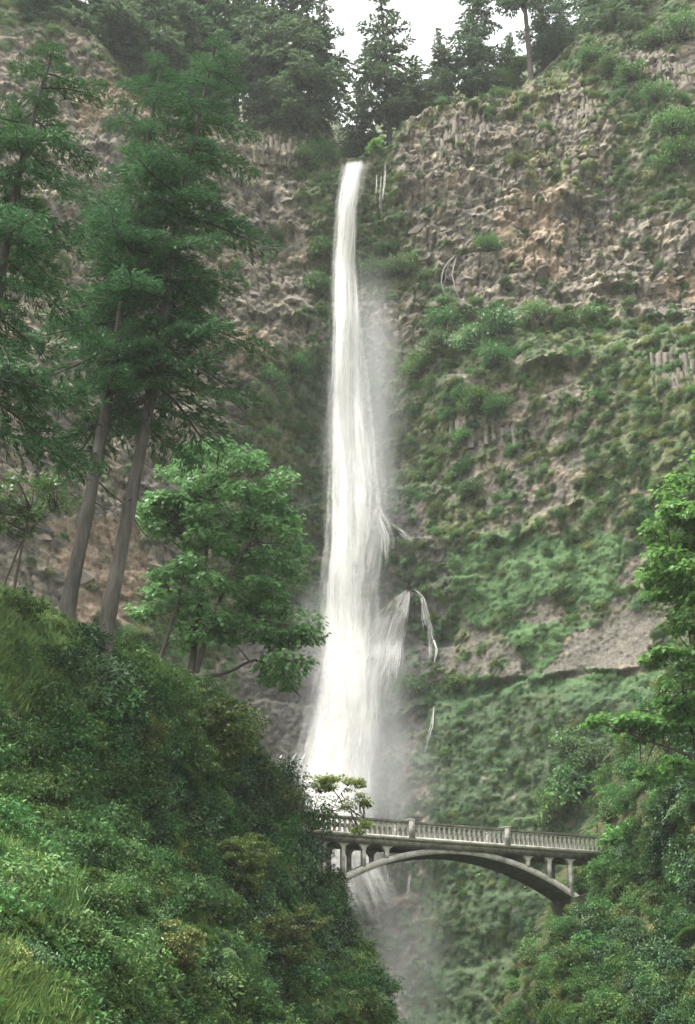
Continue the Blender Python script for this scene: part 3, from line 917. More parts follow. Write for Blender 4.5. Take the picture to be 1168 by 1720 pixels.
broad_tree('maple_tree', PB(1240, 1150, Yr),
           [([PB(1240, 1180, Yr), PB(1225, 1050, Yr), PB(1205, 930, Yr), PB(1190, 800, Yr)], .2), ([PB(1225, 1080, Yr), PB(1180, 1010, Yr), PB(1130, 930, Yr)], .1), ([PB(1220, 1120, Yr), PB(1160, 1090, Yr), PB(1110, 1100, Yr)], .08)],
           [(PB(1200, 860, Yr), (2.4, 2.2, 2.9), .4), (PB(1138, 960, Yr), (1.7, 1.8, 1.5), .24), (PB(1140, 890, Yr), (1.5, 1.6, 1.2), .16), (PB(1190, 1030, Yr), (2.0, 1.6, 1.2), .12), (PB(1135, 1105, Yr), (1.3, 1.2, .45), .07), (PB(1200, 1130, Yr), (1.5, 1.3, .8), .07)],
           130, 70, .27, M['lightmaple'], 'bright green maple at the photo edge opposite the tall firs', rcl=(.45, .85))
Yq = 64
broad_tree('maple_tree', PB(1230, 1330, Yq),
           [([PB(1230, 1340, Yq), PB(1175, 1280, Yq), PB(1150, 1180, Yq), PB(1140, 1090, Yq)], .13), ([PB(1190, 1280, Yq), PB(1130, 1258, Yq), PB(1080, 1240, Yq), PB(1000, 1212, Yq)], .075)],
           [(PB(1030, 1213, Yq), (1.35, 1.0, .32), .22), (PB(1085, 1225, Yq), (1.1, 1, .4), .18), (PB(1140, 1190, Yq), (1.1, 1, .6), .22), (PB(1170, 1230, Yq), (1.0, 1, .8), .16), (PB(1120, 1290, Yq), (1.3, 1, .6), .14), (PB(1160, 1150, Yq), (1.0, .9, .8), .08)],
           80, 70, .22, M['lightmaple'], 'young yellow green maple reaching a long low bough out above the bridge end', rcl=(.35, .6))
Yt = 83.5
broad_tree('sapling', PB(520, 1420, Yt),
           [([PB(520, 1420, Yt), PB(528, 1360, Yt), PB(545, 1310, Yt)], .035), ([PB(535, 1420, Yt), PB(555, 1365, Yt), PB(580, 1320, Yt), PB(600, 1312, Yt)], .035), ([PB(540, 1420, Yt), PB(570, 1380, Yt), PB(625, 1355, Yt)], .03)],
           [(PB(535, 1315, Yt), (.9, .8, .6), .3), (PB(575, 1315, Yt), (1.3, .8, .4), .3), (PB(590, 1345, Yt), (1.2, .8, .5), .25), (PB(600, 1385, Yt - .8), (.8, .3, .5), .15)],
           60, 42, .15, M['sapling'], 'thin sapling with sparse yellow green leaves in front of the waterfall foot by the bridge', 'sapling', rcl=(.3, .55))
Yv = 72
broad_tree('vine_maple', PB(330, 1330, Yv),
           [([PB(330, 1340, Yv), PB(310, 1260, Yv), PB(280, 1180, Yv)], .1), ([PB(335, 1340, Yv), PB(360, 1250, Yv), PB(390, 1190, Yv)], .1)],
           [(PB(290, 1190, Yv), (3.2, 2, 1.5), .35), (PB(370, 1220, Yv), (2.4, 2, 1.7), .35), (PB(320, 1270, Yv), (3, 1.8, 1.5), .3)],
           110, 60, .22, M['oliveshrub'], 'bushy olive vine maple below the big maple, on the hillside', 'small tree', rcl=(.45, .85))
VINE = [c for c in COL.objects if c.name == 'vine_maple'][0]
for px, py, Yd, s_, rz, lab in [(470, 1400, 82, .55, 2.1, 'small olive vine maple on the crest just left of the bridge end'), (400, 1480, 68, .5, 4.0, 'small olive vine maple half way down the dark flank'),
                                (230, 1260, 64, .5, 1.0, 'small vine maple below the right fir foot, beside the bigger olive one'), (300, 1620, 53, .38, 5.2, 'low vine maple at the bottom of the hillside below the dark flank'), (480, 1600, 66, .45, 3.1, 'vine maple leaning over the steep gorge edge')]:
    c = copy_tree(VINE)
    p_ = P(px, py, Yd)
    c.location = p_ + np.array([0, 0, -.6]); c.scale = (s_,) * 3; c.rotation_euler = (0, 0, rz); c['label'] = lab
Yb = 60
broad_tree('small_tree', PB(20, 1010, 64),
           [([PB(20, 1010, 64), PB(35, 930, 64), PB(50, 850, 64)], .09), ([PB(0, 1000, 64), PB(40, 900, 64), PB(95, 850, 64)], .07)],
           [(PB(50, 830, 64), (2.4, 1.8, .9), .6), (PB(10, 870, 64), (1.6, 1.5, 1), .4)],
           46, 40, .22, M['ledgeshrub'], 'light leafy small tree left of the fir trunks, above the grassy bank', 'small tree', rcl=(.4, .7))


# ---- conifers on the rim
def rim_conifer(h, r, seed, bare, nbr, ragged=.35):
    global rng
    keep = rng; rng = np.random.default_rng(seed)
    t = MB()
    tt = np.linspace(0, 1, 10)
    t.tube(np.stack([.2 * np.sin(tt * 3 + seed), .2 * np.cos(tt * 2), tt * h], -1), .34 * (1 - tt) ** .8 + .03, 7, 0, .1)
    b = MB()
    for k in range(nbr):
        u = bare + (1 - bare) * ((k + rng.random()) / nbr) ** 1.1
        prof = (1 - (u - bare) / (1 - bare)) ** .75 * min(1, .55 + (u - bare) * 3)
        L_ = max(.5, r * prof * rng.uniform(1 - ragged * 1.4, 1 + ragged))
        ax, C, D, Nn, l_, w_ = spray_branch(L_, .2, .42, .6, .17, 4)
        az = k * 2.4 + rng.uniform(-.6, .6); ca_, sa_ = math.cos(az), math.sin(az)
        Rm = np.array([[ca_, -sa_, 0], [sa_, ca_, 0], [0, 0, 1]])
        off = np.array([0, 0, min(u, .99) * h])
        b.tube(ax @ Rm.T + off, np.linspace(.06, .02, len(ax)), 3, 0)
        b.add(*leafgeo(C @ Rm.T + off, D @ Rm.T, Nn @ Rm.T, l_, w_), m=1)
    rng = keep
    return t.mesh('rim_trunk', [M['darkbark']], True), b.mesh('rim_crown', [M['darkbark'], M['rimfir']])


RIMV = [rim_conifer(26, 5.6, 11, .08, 75, .45), rim_conifer(26, 5.2, 12, .25, 60, .5), rim_conifer(26, 6.4, 13, .03, 90, .45), rim_conifer(26, 4.2, 14, .45, 44, .6), rim_conifer(12, 3.8, 15, .03, 55, .35)]
RH = [26, 26, 26, 26, 12]
rim = [
    (55, 60, -160, 152, 0, 'conifer at the top photo corner above the bare tan rock'),
    (105, 95, -100, 156, 2, 'conifer close to the top photo corner, second from the edge'),
    # px, py of foot, py of top, Y, variant, label
    (165, 130, -190, 158, 2, 'dense dark conifer on the rim, third from the photo edge above the bare tan rock'),
    (225, 150, -200, 161, 2, 'dense dark conifer on the rim behind the tip of the left fir'),
    (285, 175, -150, 163, 0, 'dark conifer on the rim between the tips of the two tall firs'),
    (335, 190, -190, 166, 2, 'dark conifer on the rim right behind the tip of the right fir'),
    (395, 205, -110, 168, 1, 'ragged conifer on the rim with sky gaps beside the tip of the right fir'),
    (455, 210, -130, 160, 0, 'broad conifer on the rim above the columned rock left of the falls'),
    (500, 212, -90, 158, 2, 'tall dense conifer on the rim just left of the white sky gap'),
    (540, 215, -20, 161, 1, 'thin conifer on the rim bordering the white sky gap'),
    (610, 272, 130, 168, 4, 'dark bushy conifer growing right above the waterfall lip'),
    (654, 265, -40, 164, 1, 'tall pale conifer with bare lower trunk just right of the waterfall lip'),
    (696, 205, 95, 166, 4, 'small dark conifer on the rim between the pale conifer and the rock shoulder'),
    (742, 182, 35, 160, 0, 'conifer on the rock shoulder with yellowish boughs, right of the pale conifer'),
    (798, 165, -70, 162, 0, 'tall dark conifer on the rock shoulder next to the yellowish one'),
    (856, 135, 50, 168, 4, 'small light conifer on the grassy rim left of the bare black trunk'),
    (891, 138, -150, 160, 3, 'conifer with long bare black trunk standing on the grassy rim'),
    (916, 104, -60, 166, 0, 'fuller conifer just behind the bare black trunk'),
    (948, 92, -40, 170, 0, 'conifer on the rim with sky gap to its right, behind the bare trunk'),
    (1015, 72, -170, 166, 2, 'conifer right of the white sky gap on the high shoulder'),
    (1060, 84, -150, 160, 2, 'broad dark conifer on the high shoulder with its foot among shrubs'),
]
for px, py, top, Yd, v, lab in rim:
    b_ = P(px, py, Yd); t_ = P(px, top, Yd)
    hh = (t_[2] - b_[2])
    root = tag(link('conifer', None, loc=b_ - [0, 0, .8], rot=(R(rng.uniform(-2, 2)), R(rng.uniform(-2, 2)), rng.uniform(0, 6)), scale=hh / RH[v]), lab, 'conifer', 'conifers on the cliff rim')
    link('trunk', RIMV[v][0], root); link('crown', RIMV[v][1], root)


# ---- shrubs, ferns, grass: one mesh each, about a metre in radius
def shrub_parts(nleaf, lsize, leafm, seed, kind='diamond', tall=1.0):
    global rng
    keep = rng; rng = np.random.default_rng(seed)
    C = rdir(26) * rng.uniform(.35, .8, (26, 1)); C[:, 2] = np.abs(C[:, 2]) * tall
    s = MB()
    for c in C:
        s.tube(limb(np.array([0, 0, -.15]), c, .15, 5), np.linspace(.03, .008, 5), 3)
    f = MB(); f.add(*clump_leaves(C, rng.uniform(.22, .42, 26), nleaf, lsize, .7, kind))
    rng = keep
    return s.mesh('stems', [M['darkbark']]), f.mesh('foliage', [leafm])


def fern_mesh(seed, leafm):
    global rng
    keep = rng; rng = np.random.default_rng(seed)
    C, D, Nn, l_ = [], [], [], []
    for k in range(16):
        az = rng.uniform(0, 6.28); el = rng.uniform(.3, 1.2)
        u = np.linspace(.08, 1, 16)
        hr = np.array([math.cos(az), math.sin(az), 0])
        p = hr * (u * math.cos(el) * 1.1)[:, None] + np.array([0, 0, 1.0]) * (u * math.sin(el) * 1.1 - .75 * u ** 2.4)[:, None]
        sdv = np.array([-math.sin(az), math.cos(az), 0])
        for sg in (-1, 1):
            C.append(p); D.append(sdv * sg + hr * .5 + rng.normal(0, .12, (16, 3))); Nn.append(np.tile([0, 0, 1.0], (16, 1)) + hr * .3)
            l_.append(.26 * np.sin(np.pi * (u * .85 + .1)) + .04)
    f = MB(); f.add(*leafgeo(np.concatenate(C), np.concatenate(D), np.concatenate(Nn), np.concatenate(l_), .085))
    rng = keep
    return f.mesh('fern', [leafm])


def tuft_mesh(seed, leafm, n=60):
    global rng
    keep = rng; rng = np.random.default_rng(seed)
    p = np.c_[rng.normal(0, .3, (n, 2)), np.zeros(n)]
    f = MB(); f.add(*leafgeo(p, np.c_[rng.normal(0, .45, (n, 2)), np.ones(n)], np.c_[rng.normal(0, 1, (n, 2)), np.zeros(n)], rng.uniform(.4, 1.1, n), .07))
    rng = keep
    return f.mesh('grass_tuft', [leafm])


SH = {'broad': shrub_parts(48, .15, M['shrub'], 21), 'fine': shrub_parts(80, .095, M['shrub'], 22), 'olive': shrub_parts(60, .12, M['oliveshrub'], 23), 'dark': shrub_parts(60, .13, M['shadeshrub'], 28, 'diamond', 1.4),  # the dark kind carries painted shade in its leaf colour
      'tall': shrub_parts(48, .14, M['shrub'], 24, 'diamond', 1.7), 'ledge': shrub_parts(70, .12, M['ledgeshrub'], 25), 'mapley': shrub_parts(18, .2, M['lightmaple'], 26, 'maple'),
      'ledgetall': shrub_parts(70, .12, M['ledgeshrub'], 27, 'diamond', 1.6)}
LOOK = {'dark': 'very dark', 'broad': 'broad leaved', 'fine': 'small leaved', 'olive': 'olive green', 'tall': 'upright', 'ledge': 'light green', 'mapley': 'yellow green', 'ledgetall': 'upright light green'}


def shrub(kind, p, s, label, group, lean=0):
    root = tag(link('shrub', None, loc=p, rot=(lean, 0, rng.uniform(0, 6.28)), scale=float(s)), label, 'shrub', group)
    link('stems', SH[kind][0], root)
    return root, link('foliage', SH[kind][1], root)


def on(face, px, py, **k):
    q_, o_ = face.hit([px], [py], **k)
    return q_[0] if o_[0] else None


SRC = {}

# shrubs on the cliff and its rim (px, py, radius m, kind, label)
for px, py, s_, kd, lab in [
    (678, 450, 2.3, 'ledge', 'round bright shrub on the rock right of the upper waterfall'),
    (630, 455, 2.0, 'ledge', 'shrub in the spray between the upper waterfall and a rounder bright shrub'),
    (748, 548, 3.0, 'ledgetall', 'tall bluish shrub at the waterfall end of the long ledge, under the bleached roots'),
    (735, 580, 2.4, 'ledge', 'shrub below the tallest one at the waterfall end of the ledge'),
    (835, 552, 3.1, 'ledge', 'widest light green shrub on the long ledge, right of the bleached roots'),
    (790, 575, 2.5, 'ledge', 'shrub on the ledge between the bluish one and the widest one'),
    (832, 605, 2.4, 'ledge', 'shrub hanging just under the widest ledge shrub'),
    (705, 620, 2.1, 'broad', 'dark shrub at the foot of the ledge nearest the waterfall'),
    (905, 530, 1.8, 'ledgetall', 'pointed little shrub on the ledge under the dark hollow'),
    (945, 545, 1.6, 'ledge', 'small bright shrub on the ledge right of the pointed one'),
    (990, 530, 1.5, 'ledge', 'small shrub on the ledge, last before the grey gravel strip'),
    (800, 675, 1.9, 'broad', 'dark green shrub on the overhang with the black hollow beneath'),
    (835, 685, 1.8, 'ledge', 'lighter shrub on the overhang with the black hollow beneath'),
    (775, 665, 1.5, 'ledge', 'small shrub at the waterfall end of the overhang'),
    (780, 740, 1.6, 'broad', 'shrub left of the tan columns under the overhang'),
    (865, 755, 1.0, 'broad', 'lone small dark shrub on brown rock under the tan columns'),
    (790, 825, 1.8, 'ledge', 'shrub halfway down the brown face below the tan columns'),
    (775, 790, 1.5, 'broad', 'dark shrub above another on the brown face, waterfall side'),
    (820, 415, 2.0, 'ledge', 'shrub in the middle of the rough rock wall'),
    (870, 270, 1.3, 'olive', 'olive cushion high on the rough rock wall'),
    (1050, 490, 1.4, 'ledge', 'small shrub on the orange rock shelf'),
    (540, 260, 2.3, 'ledge', 'shrub on the rim directly left of the waterfall lip'),
    (515, 270, 2.2, 'ledge', 'shrub on the rim between the tan columns and the waterfall lip'),
    (540, 420, 2.0, 'broad', 'dark shrub clinging beside the upper waterfall, left of it'),
    (530, 480, 2.1, 'broad', 'dark shrub clinging to the rock under another, left of the waterfall'),
    (460, 395, 1.5, 'fine', 'small shrub alone on the rough rock left of the waterfall'),
    (500, 615, 1.8, 'ledge', 'shrub on the green ledge left of the waterfall'),
    (455, 640, 2.0, 'ledge', 'shrub on the green ledge by the fir bough tips'),
    (1130, 215, 3.0, 'ledge', 'large shrub high on the wall at the photo edge beside the seep'),
    (1140, 270, 2.8, 'broad', 'dark shrub under the large one at the photo edge beside the seep'),
    (1100, 165, 2.4, 'ledge', 'shrub on the wall above the seep at the high shoulder'),
    (1060, 130, 2.3, 'broad', 'dark green shrub at the head of the seep'),
    (1025, 115, 2.2, 'ledge', 'shrub on the high shoulder left of the seep head'),
    (990, 100, 1.9, 'ledge', 'light shrub at the edge of the grassy rim under the high shoulder'),
    (1140, 60, 3.2, 'ledgetall', 'tall light green shrub on the high shoulder at the photo corner'),
    (1095, 75, 2.4, 'ledge', 'light shrub at the foot of the broad dark conifer'),
    (875, 110, 1.7, 'ledge', 'bright bush behind the bare black trunk on the grassy rim'),
    (840, 135, 1.8, 'ledge', 'bright bush on the grassy rim left of the bare black trunk'),
    (810, 140, 1.5, 'olive', 'olive bush at the foot of the tall dark rim conifer'),
    (632, 248, 1.2, 'mapley', 'tiny bright yellow green bush right at the waterfall lip'),
    (690, 1160, 2.2, 'broad', 'dark bush in the spray on the ledge right of the lower waterfall'),
    (770, 1150, 1.5, 'broad', 'bush on the dark ledge under the brown slab'),
    (970, 1310, 3.2, 'broad', 'large dark bush on the wall just above the bridge end'),
    (940, 1350, 2.4, 'broad', 'dark bush directly above the bridge railing near its end'),
    (1000, 1270, 2.4, 'fine', 'bush on the wall under the long yellow green bough'),
    (960, 1245, 2.2, 'ledge', 'bush on the wall left of the tip of the yellow green bough'),
]:
    p = on(cliff_face, px, py, y0=110, y1=185)
    if p is None:
        p = P(px, py, 162)
    r_, f_ = shrub(kd, p + [0, -.35 * s_, -.3 * s_], s_ * 1.2, lab, 'shrubs on the cliff', .35)
    SRC.setdefault(kd, f_)

for face, grp, lst in (
    (LEFT, 'shrubs on the left hillside', [
        (95, 1065, .9, 'fine', 'small dark shrub at the foot of the left leaning fir'),
        (180, 1120, 1.1, 'broad', 'bluish leafy shrub at the foot of the right leaning fir'),
        (60, 1110, 1.0, 'ledge', 'pale shrub on the grassy bank left of the fir feet'),
        (25, 1090, 1.2, 'ledge', 'pale shrub at the photo edge on the grassy bank'),
        (130, 1180, 1.4, 'tall', 'dark upright shrub below the two fir feet'),
        (200, 1200, 1.6, 'dark', 'dense dark shrub left of the olive vine maple'),
        (240, 1140, 1.2, 'olive', 'olive shrub between the fir foot and the maple stems'),
        (290, 1150, 1.2, 'fine', 'shrub under the maple stems'),
        (85, 1330, 1.3, 'olive', 'dull olive shrub below the bare earth patch at the photo edge'),
        (40, 1260, 1.1, 'olive', 'brownish shrub on the bare earth patch at the photo edge'),
        (150, 1300, 1.5, 'fine', 'dark shrub in the middle of the bank below the firs'),
        (230, 1310, 1.7, 'broad', 'leafy shrub below the vine maple, hillside middle'),
        (320, 1380, 1.8, 'dark', 'deep green shrub in the darkest part of the hillside'),
        (400, 1350, 1.8, 'dark', 'dark shrub below the waterfall foot, on the hillside'),
        (470, 1360, 1.6, 'dark', 'upright dark shrub on the crest nearest the bridge'),
        (528, 1372, 1.5, 'tall', 'narrow dark shrub hiding the left end of the bridge railing'),
        (525, 1430, 1.3, 'dark', 'dark shrub hanging below the left end of the bridge'),
        (560, 1490, 1.2, 'dark', 'dark shrub on the edge under the left foot of the arch'),
        (450, 1450, 1.7, 'olive', 'yellowish green shrub on the flank below the crest'),
        (380, 1480, 1.8, 'dark', 'broad dark shrub on the lower flank, hillside middle'),
        (300, 1500, 1.6, 'broad', 'leafy shrub above the rounded bluish one'),
        (210, 1590, 1.4, 'ledge', 'rounded bluish green shrub standing out on the lower hillside'),
        (250, 1640, 1.2, 'ledge', 'second bluish green shrub, just below the rounded one'),
        (90, 1420, 1.1, 'ledge', 'light shrub on the hillside at the photo edge, above the brown rock'),
        (30, 1560, .9, 'broad', 'bright leafy shrub at the photo edge above the dry grass'),
        (120, 1640, .8, 'fine', 'low dark shrub at the border of the dry grass'),
        (350, 1640, 1.5, 'dark', 'dark shrub low on the hillside at the foot of the flank'),
        (450, 1600, 1.6, 'dark', 'dark shrub on the lower flank above the frame edge'),
        (540, 1600, 1.4, 'broad', 'leafy shrub on the steep edge facing the gorge'),
        (600, 1680, 1.1, 'olive', 'olive shrub lowest on the steep edge facing the gorge'),
        (520, 1690, 1.4, 'broad', 'dark shrub at the bottom of the flank')]),
    (RIGHT, 'shrubs on the right hillside', [
        (1010, 1425, 1.3, 'mapley', 'yellow green shrub hiding the right end of the bridge railing'),
        (1040, 1400, 1.5, 'mapley', 'yellow green shrub behind the one at the railing end'),
        (1000, 1480, 1.3, 'mapley', 'bright shrub right beside the outermost bridge column'),
        (985, 1545, 1.3, 'dark', 'dark shrub under the right foot of the arch'),
        (955, 1535, 1.1, 'broad', 'olive bush on the rock at the springing of the arch'),
        (1060, 1340, 1.6, 'ledge', 'light shrub on the slope above the railing end'),
        (1110, 1290, 1.7, 'ledge', 'light shrub under the long yellow green bough'),
        (1130, 1370, 1.8, 'dark', 'very dark shrub on the right slope above bridge height'),
        (1155, 1440, 1.7, 'dark', 'very dark shrub at the photo edge at bridge height'),
        (1080, 1470, 1.5, 'fine', 'dark shrub right of the bright ones at the bridge end'),
        (1140, 1540, 1.5, 'dark', 'upright dark shrub at the photo edge below bridge height'),
        (1060, 1560, 1.3, 'broad', 'leafy shrub in the middle of the right wall'),
        (900, 1610, 1.1, 'olive', 'olive bush on the nose of the right wall'),
        (890, 1650, .8, 'olive', 'yellowish bush at the outermost nose of the right wall'),
        (935, 1660, 1.3, 'broad', 'leafy green shrub low on the right wall'),
        (1020, 1660, 1.3, 'dark', 'dark shrub low on the right wall'),
        (1120, 1660, 1.3, 'broad', 'dark green shrub in the lower corner of the right wall')])):
    for px, py, s_, kd, lab in lst:
        p = on(face, px, py)
        if p is None:
            p = P(px, py, 84)
        r_, f_ = shrub(kd, p + [0, -.1, -.35 * s_], s_, lab, grp, .3)
        SRC.setdefault(kd, f_)


def scatter(name, pts, rots, scl, ids, sources):
    me_ = bpy.data.meshes.new(name)
    me_.vertices.add(len(pts)); me_.vertices.foreach_set('co', np.asarray(pts, np.float32).ravel())
    a_ = me_.attributes.new('rot', 'FLOAT_VECTOR', 'POINT'); a_.data.foreach_set('vector', np.asarray(rots, np.float32).ravel())
    a_ = me_.attributes.new('scl', 'FLOAT', 'POINT'); a_.data.foreach_set('value', np.asarray(scl, np.float32))
    a_ = me_.attributes.new('idx', 'INT', 'POINT'); a_.data.foreach_set('value', np.asarray(ids, np.int32))
    o_ = tag(link(name, me_), kind='stuff')
    ng = bpy.data.node_groups.new(name, 'GeometryNodeTree')
    ng.interface.new_socket('Geometry', in_out='INPUT', socket_type='NodeSocketGeometry')
    ng.interface.new_socket('Geometry', in_out='OUTPUT', socket_type='NodeSocketGeometry')
    gi = ng.nodes.new('NodeGroupInput'); go = ng.nodes.new('NodeGroupOutput')
    jn = ng.nodes.new('GeometryNodeJoinGeometry')

    def attr(n_, t_):
        x_ = ng.nodes.new('GeometryNodeInputNamedAttribute'); x_.data_type = t_; x_.inputs['Name'].default_value = n_
        return x_.outputs['Attribute']
    for k, s_ in enumerate(sources):
        ob = ng.nodes.new('GeometryNodeObjectInfo'); ob.inputs['Object'].default_value = s_; ob.transform_space = 'ORIGINAL'
        ob.inputs['As Instance'].default_value = True
        ip = ng.nodes.new('GeometryNodeInstanceOnPoints')
        cp = ng.nodes.new('FunctionNodeCompare'); cp.data_type = 'INT'; cp.operation = 'EQUAL'
        ii = [s2 for s2 in cp.inputs if s2.type == 'INT']
        ng.links.new(attr('idx', 'INT'), ii[0]); ii[1].default_value = k
        e2 = ng.nodes.new('FunctionNodeEulerToRotation')
        ng.links.new(attr('rot', 'FLOAT_VECTOR'), e2.inputs[0])
        ng.links.new(gi.outputs[0], ip.inputs['Points']); ng.links.new(cp.outputs[0], ip.inputs['Selection'])
        ng.links.new(ob.outputs['Geometry'], ip.inputs['Instance']); ng.links.new(e2.outputs[0], ip.inputs['Rotation'])
        ng.links.new(attr('scl', 'FLOAT'), ip.inputs['Scale'])
        ng.links.new(ip.outputs[0], jn.inputs[0])
    ng.links.new(jn.outputs[0], go.inputs[0])
    md = o_.modifiers.new('scatter', 'NODES'); md.node_group = ng
    return o_


# a few single ferns and grass tufts stand as things; the undergrowth repeats their shapes
fern_t = tag(link('fern', fern_mesh(31, M['fern']), loc=on(LEFT, 60, 1395) + np.array([0, -.3, 0]), scale=.9), 'arching fern on the left bank above the brown rock', 'fern')
tuft_t = tag(link('grass_tuft', tuft_mesh(32, M['grass']), loc=on(LEFT, 95, 1130), scale=.6), 'grass tuft on the bank below the fir feet', 'grass tuft')
moss_t = tag(link('moss_cushion', shrub_parts(40, .14, M['moss'], 33)[1], loc=on(RIGHT, 868, 1690), scale=.6), 'yellow moss cushion at the foot of the right wall nose', 'moss')


def fill(face, name, n, x0, x1, y0, y1, choose, size, y_0=30, y_1=110):
    a = rng.uniform(x0, x1, n); b = rng.uniform(y0, y1, n)
    q_, o_ = face.hit(a, b, y_0, y_1)
    a, b, q_ = a[o_], b[o_], q_[o_]
    ids = choose(a, b)
    kp = ids >= 0
    a, b, q_, ids = a[kp], b[kp], q_[kp], ids[kp]
    nn = face.normal(q_, .6)
    up = unit(nn * .45 + np.array([0, 0, .8]) + rng.normal(0, .15, q_.shape))
    rot = np.stack([np.arctan2(-up[:, 1], up[:, 2]), np.arcsin(np.clip(up[:, 0], -1, 1)), rng.uniform(0, 6.28, len(q_))], -1)
    return q_, rot, size(a, b, ids), ids


srcs = [SRC['broad'], SRC['fine'], SRC['olive'], SRC['tall'], SRC['ledge'], fern_t, tuft_t, moss_t, SRC['mapley'], SRC['dark']]
smin = np.array([.45, .45, .4, .4, .4, .4, .35, .3, .35, .6]); smax = np.array([2.0, 1.9, 1.5, 1.6, 1.4, 1.6, .8, .6, .9, 2.0])


def choose_left(a, b):
    n_ = len(a)
    ja = a + rng.normal(0, 25, n_); jb = b + rng.normal(0, 25, n_)
    ids = rng.choice([0, 1, 2, 3, 4, 5], n_, p=[.27, .2, .12, .11, .12, .18])
    grass = inpoly(ja, jb, [(-100, 950), (60, 1010), (170, 1100), (130, 1270), (60, 1200), (-100, 1130)])
    ids = np.where(grass, rng.choice([6, 6, 6, 6, 6, 4, 5], n_), ids)
    dry = inpoly(ja, jb, [(-100, 1520), (80, 1600), (250, 1800), (-100, 1800)])
    ids = np.where(dry, rng.choice([6, 6, 6, 5, 2], n_), ids)
    mid = inpoly(ja, jb, [(-100, 1380), (150, 1450), (260, 1560), (420, 1700), (200, 1800), (50, 1580), (-100, 1520)])
    ids = np.where(mid, rng.choice([4, 5, 1, 6, 0], n_), ids)
    edge = inpoly(ja, jb, [(560, 1560), (640, 1560), (720, 1800), (560, 1800)])
    ids = np.where(edge, rng.choice([2, 2, 5, 0, 7], n_), ids)
    shade_zone = inpoly(ja, jb, [(180, 1260), (330, 1290), (460, 1300), (560, 1400), (600, 1500), (560, 1640), (430, 1640), (360, 1500), (260, 1450)]) | inpoly(ja, jb, [(110, 1100), (200, 1130), (220, 1230), (150, 1260)])
    ids = np.where(shade_zone & (rng.random(n_) < .38), 9, ids)  # shade of the steep flank put into leaf colour by darker shrubs
    rr = inpoly(a, b, [(-40, 1140), (35, 1190), (35, 1260), (-40, 1290)]) | inpoly(a, b, [(80, 1480), (130, 1500), (120, 1530), (80, 1520)])
    return np.where(rr & (rng.random(n_) < .8), -1, ids)


def choose_right(a, b):
    n_ = len(a)
    ja = a + rng.normal(0, 20, n_); jb = b + rng.normal(0, 20, n_)
    ids = rng.choice([0, 1, 2, 3, 5, 7, 4], n_, p=[.26, .18, .15, .1, .17, .05, .09])
    nose = inpoly(ja, jb, [(820, 1560), (960, 1500), (1010, 1560), (960, 1800), (820, 1800)])
    ids = np.where(nose, rng.choice([2, 7, 5, 0, 1], n_), ids)
    shade_zone = inpoly(ja, jb, [(1070, 1250), (1300, 1200), (1300, 1800), (1120, 1800), (1000, 1600), (1060, 1480)]) & (b > 1230)
    ids = np.where(shade_zone & (rng.random(n_) < .22), 9, ids)  # darker leaf colour stands in for shade on this part of the slope
    br = inpoly(ja, jb, [(950, 1380), (1090, 1300), (1080, 1480), (980, 1520)])
    return np.where(br, rng.choice([8, 8, 4, 0], n_), ids)


sz = lambda a, b, ids: (smin[ids] + (smax[ids] - smin[ids]) * rng.random(len(ids)) ** 1.6) * np.interp(b, [1100, 1700], [1.05, .75])
qa = fill(LEFT, 'l', 5200, -320, 720, 930, 1800, choose_left, sz)
qb = fill(RIGHT, 'r', 4200, 820, 1640, 1000, 1800, choose_right, sz)
def choose_grass(a, b):
    n_ = len(a)
    ja = a + rng.normal(0, 12, n_); jb = b + rng.normal(0, 12, n_)
    g_ = inpoly(ja, jb, [(-100, 950), (60, 1010), (165, 1085), (120, 1240), (60, 1200), (-100, 1130)]) | inpoly(ja, jb, [(-100, 1590), (60, 1650), (160, 1800), (-100, 1800)]) | inpoly(ja, jb, [(-100, 1400), (60, 1450), (130, 1560), (60, 1560), (-100, 1500)])
    return np.where(g_, np.where(rng.random(n_) < .93, 6, 4), -1)


qg = fill(LEFT, 'g', 9000, -120, 200, 930, 1800, choose_grass, lambda a, b, i: rng.uniform(.5, 1.0, len(a)))
tag(scatter('grass', *qg, srcs), kind='stuff')
scatter('undergrowth', *[np.concatenate(v) for v in zip(qa, qb)], srcs)


def choose_cliff(a, b):
    n_ = len(a)
    q_, o_ = cliff_face.hit(a, b, 110, 185, .5)
    i = np.clip(np.searchsorted(xs, q_[:, 0]), 0, nx - 1); j = np.clip(np.searchsorted(zs, q_[:, 2]), 0, nz - 1)
    v = vm[j, i]
    ids = rng.choice([4, 1, 2, 0, 5, 9], n_, p=[.32, .18, .2, .1, .1, .1])
    thin = (lush[j, i] & (rng.random(n_) < .75)) | ((b > 1150) & (rng.random(n_) < .45))
    return np.where((v > .5) & o_ & ~thin, ids, -1)


qc = fill(cliff_face, 'c', 25000, -330, 1550, -20, 1720, choose_cliff, lambda a, b, i: (.35 + .9 * rng.random(len(a)) ** 2) * np.interp(b, [1050, 1200], [1, .75]), 110, 185)
scatter('cliff_plants', *qc, srcs)

# bleached roots on the rock wall
b = MB()
p0 = on(cliff_face, 767, 430, y0=110, y1=185)
for tx, ty in [(752, 505), (760, 512), (772, 505), (783, 498), (745, 488), (790, 440), (742, 432), (775, 395)]:
    e_ = on(cliff_face, tx, ty, y0=110, y1=185)
    b.tube(limb(np.array([0, -.4, 0]), e_ - p0 + [0, -.15, 0], .22, 8) + rng.normal(0, .1, (8, 3)) * np.array([1, .3, 1]), np.linspace(.1, .025, 8), 5)
rt = tag(link('dead_tree', None, loc=p0), 'bleached dead tree with trailing roots hanging on the rough rock wall', 'dead tree')
link('roots', b.mesh('roots', [M['deadwood']]), rt)

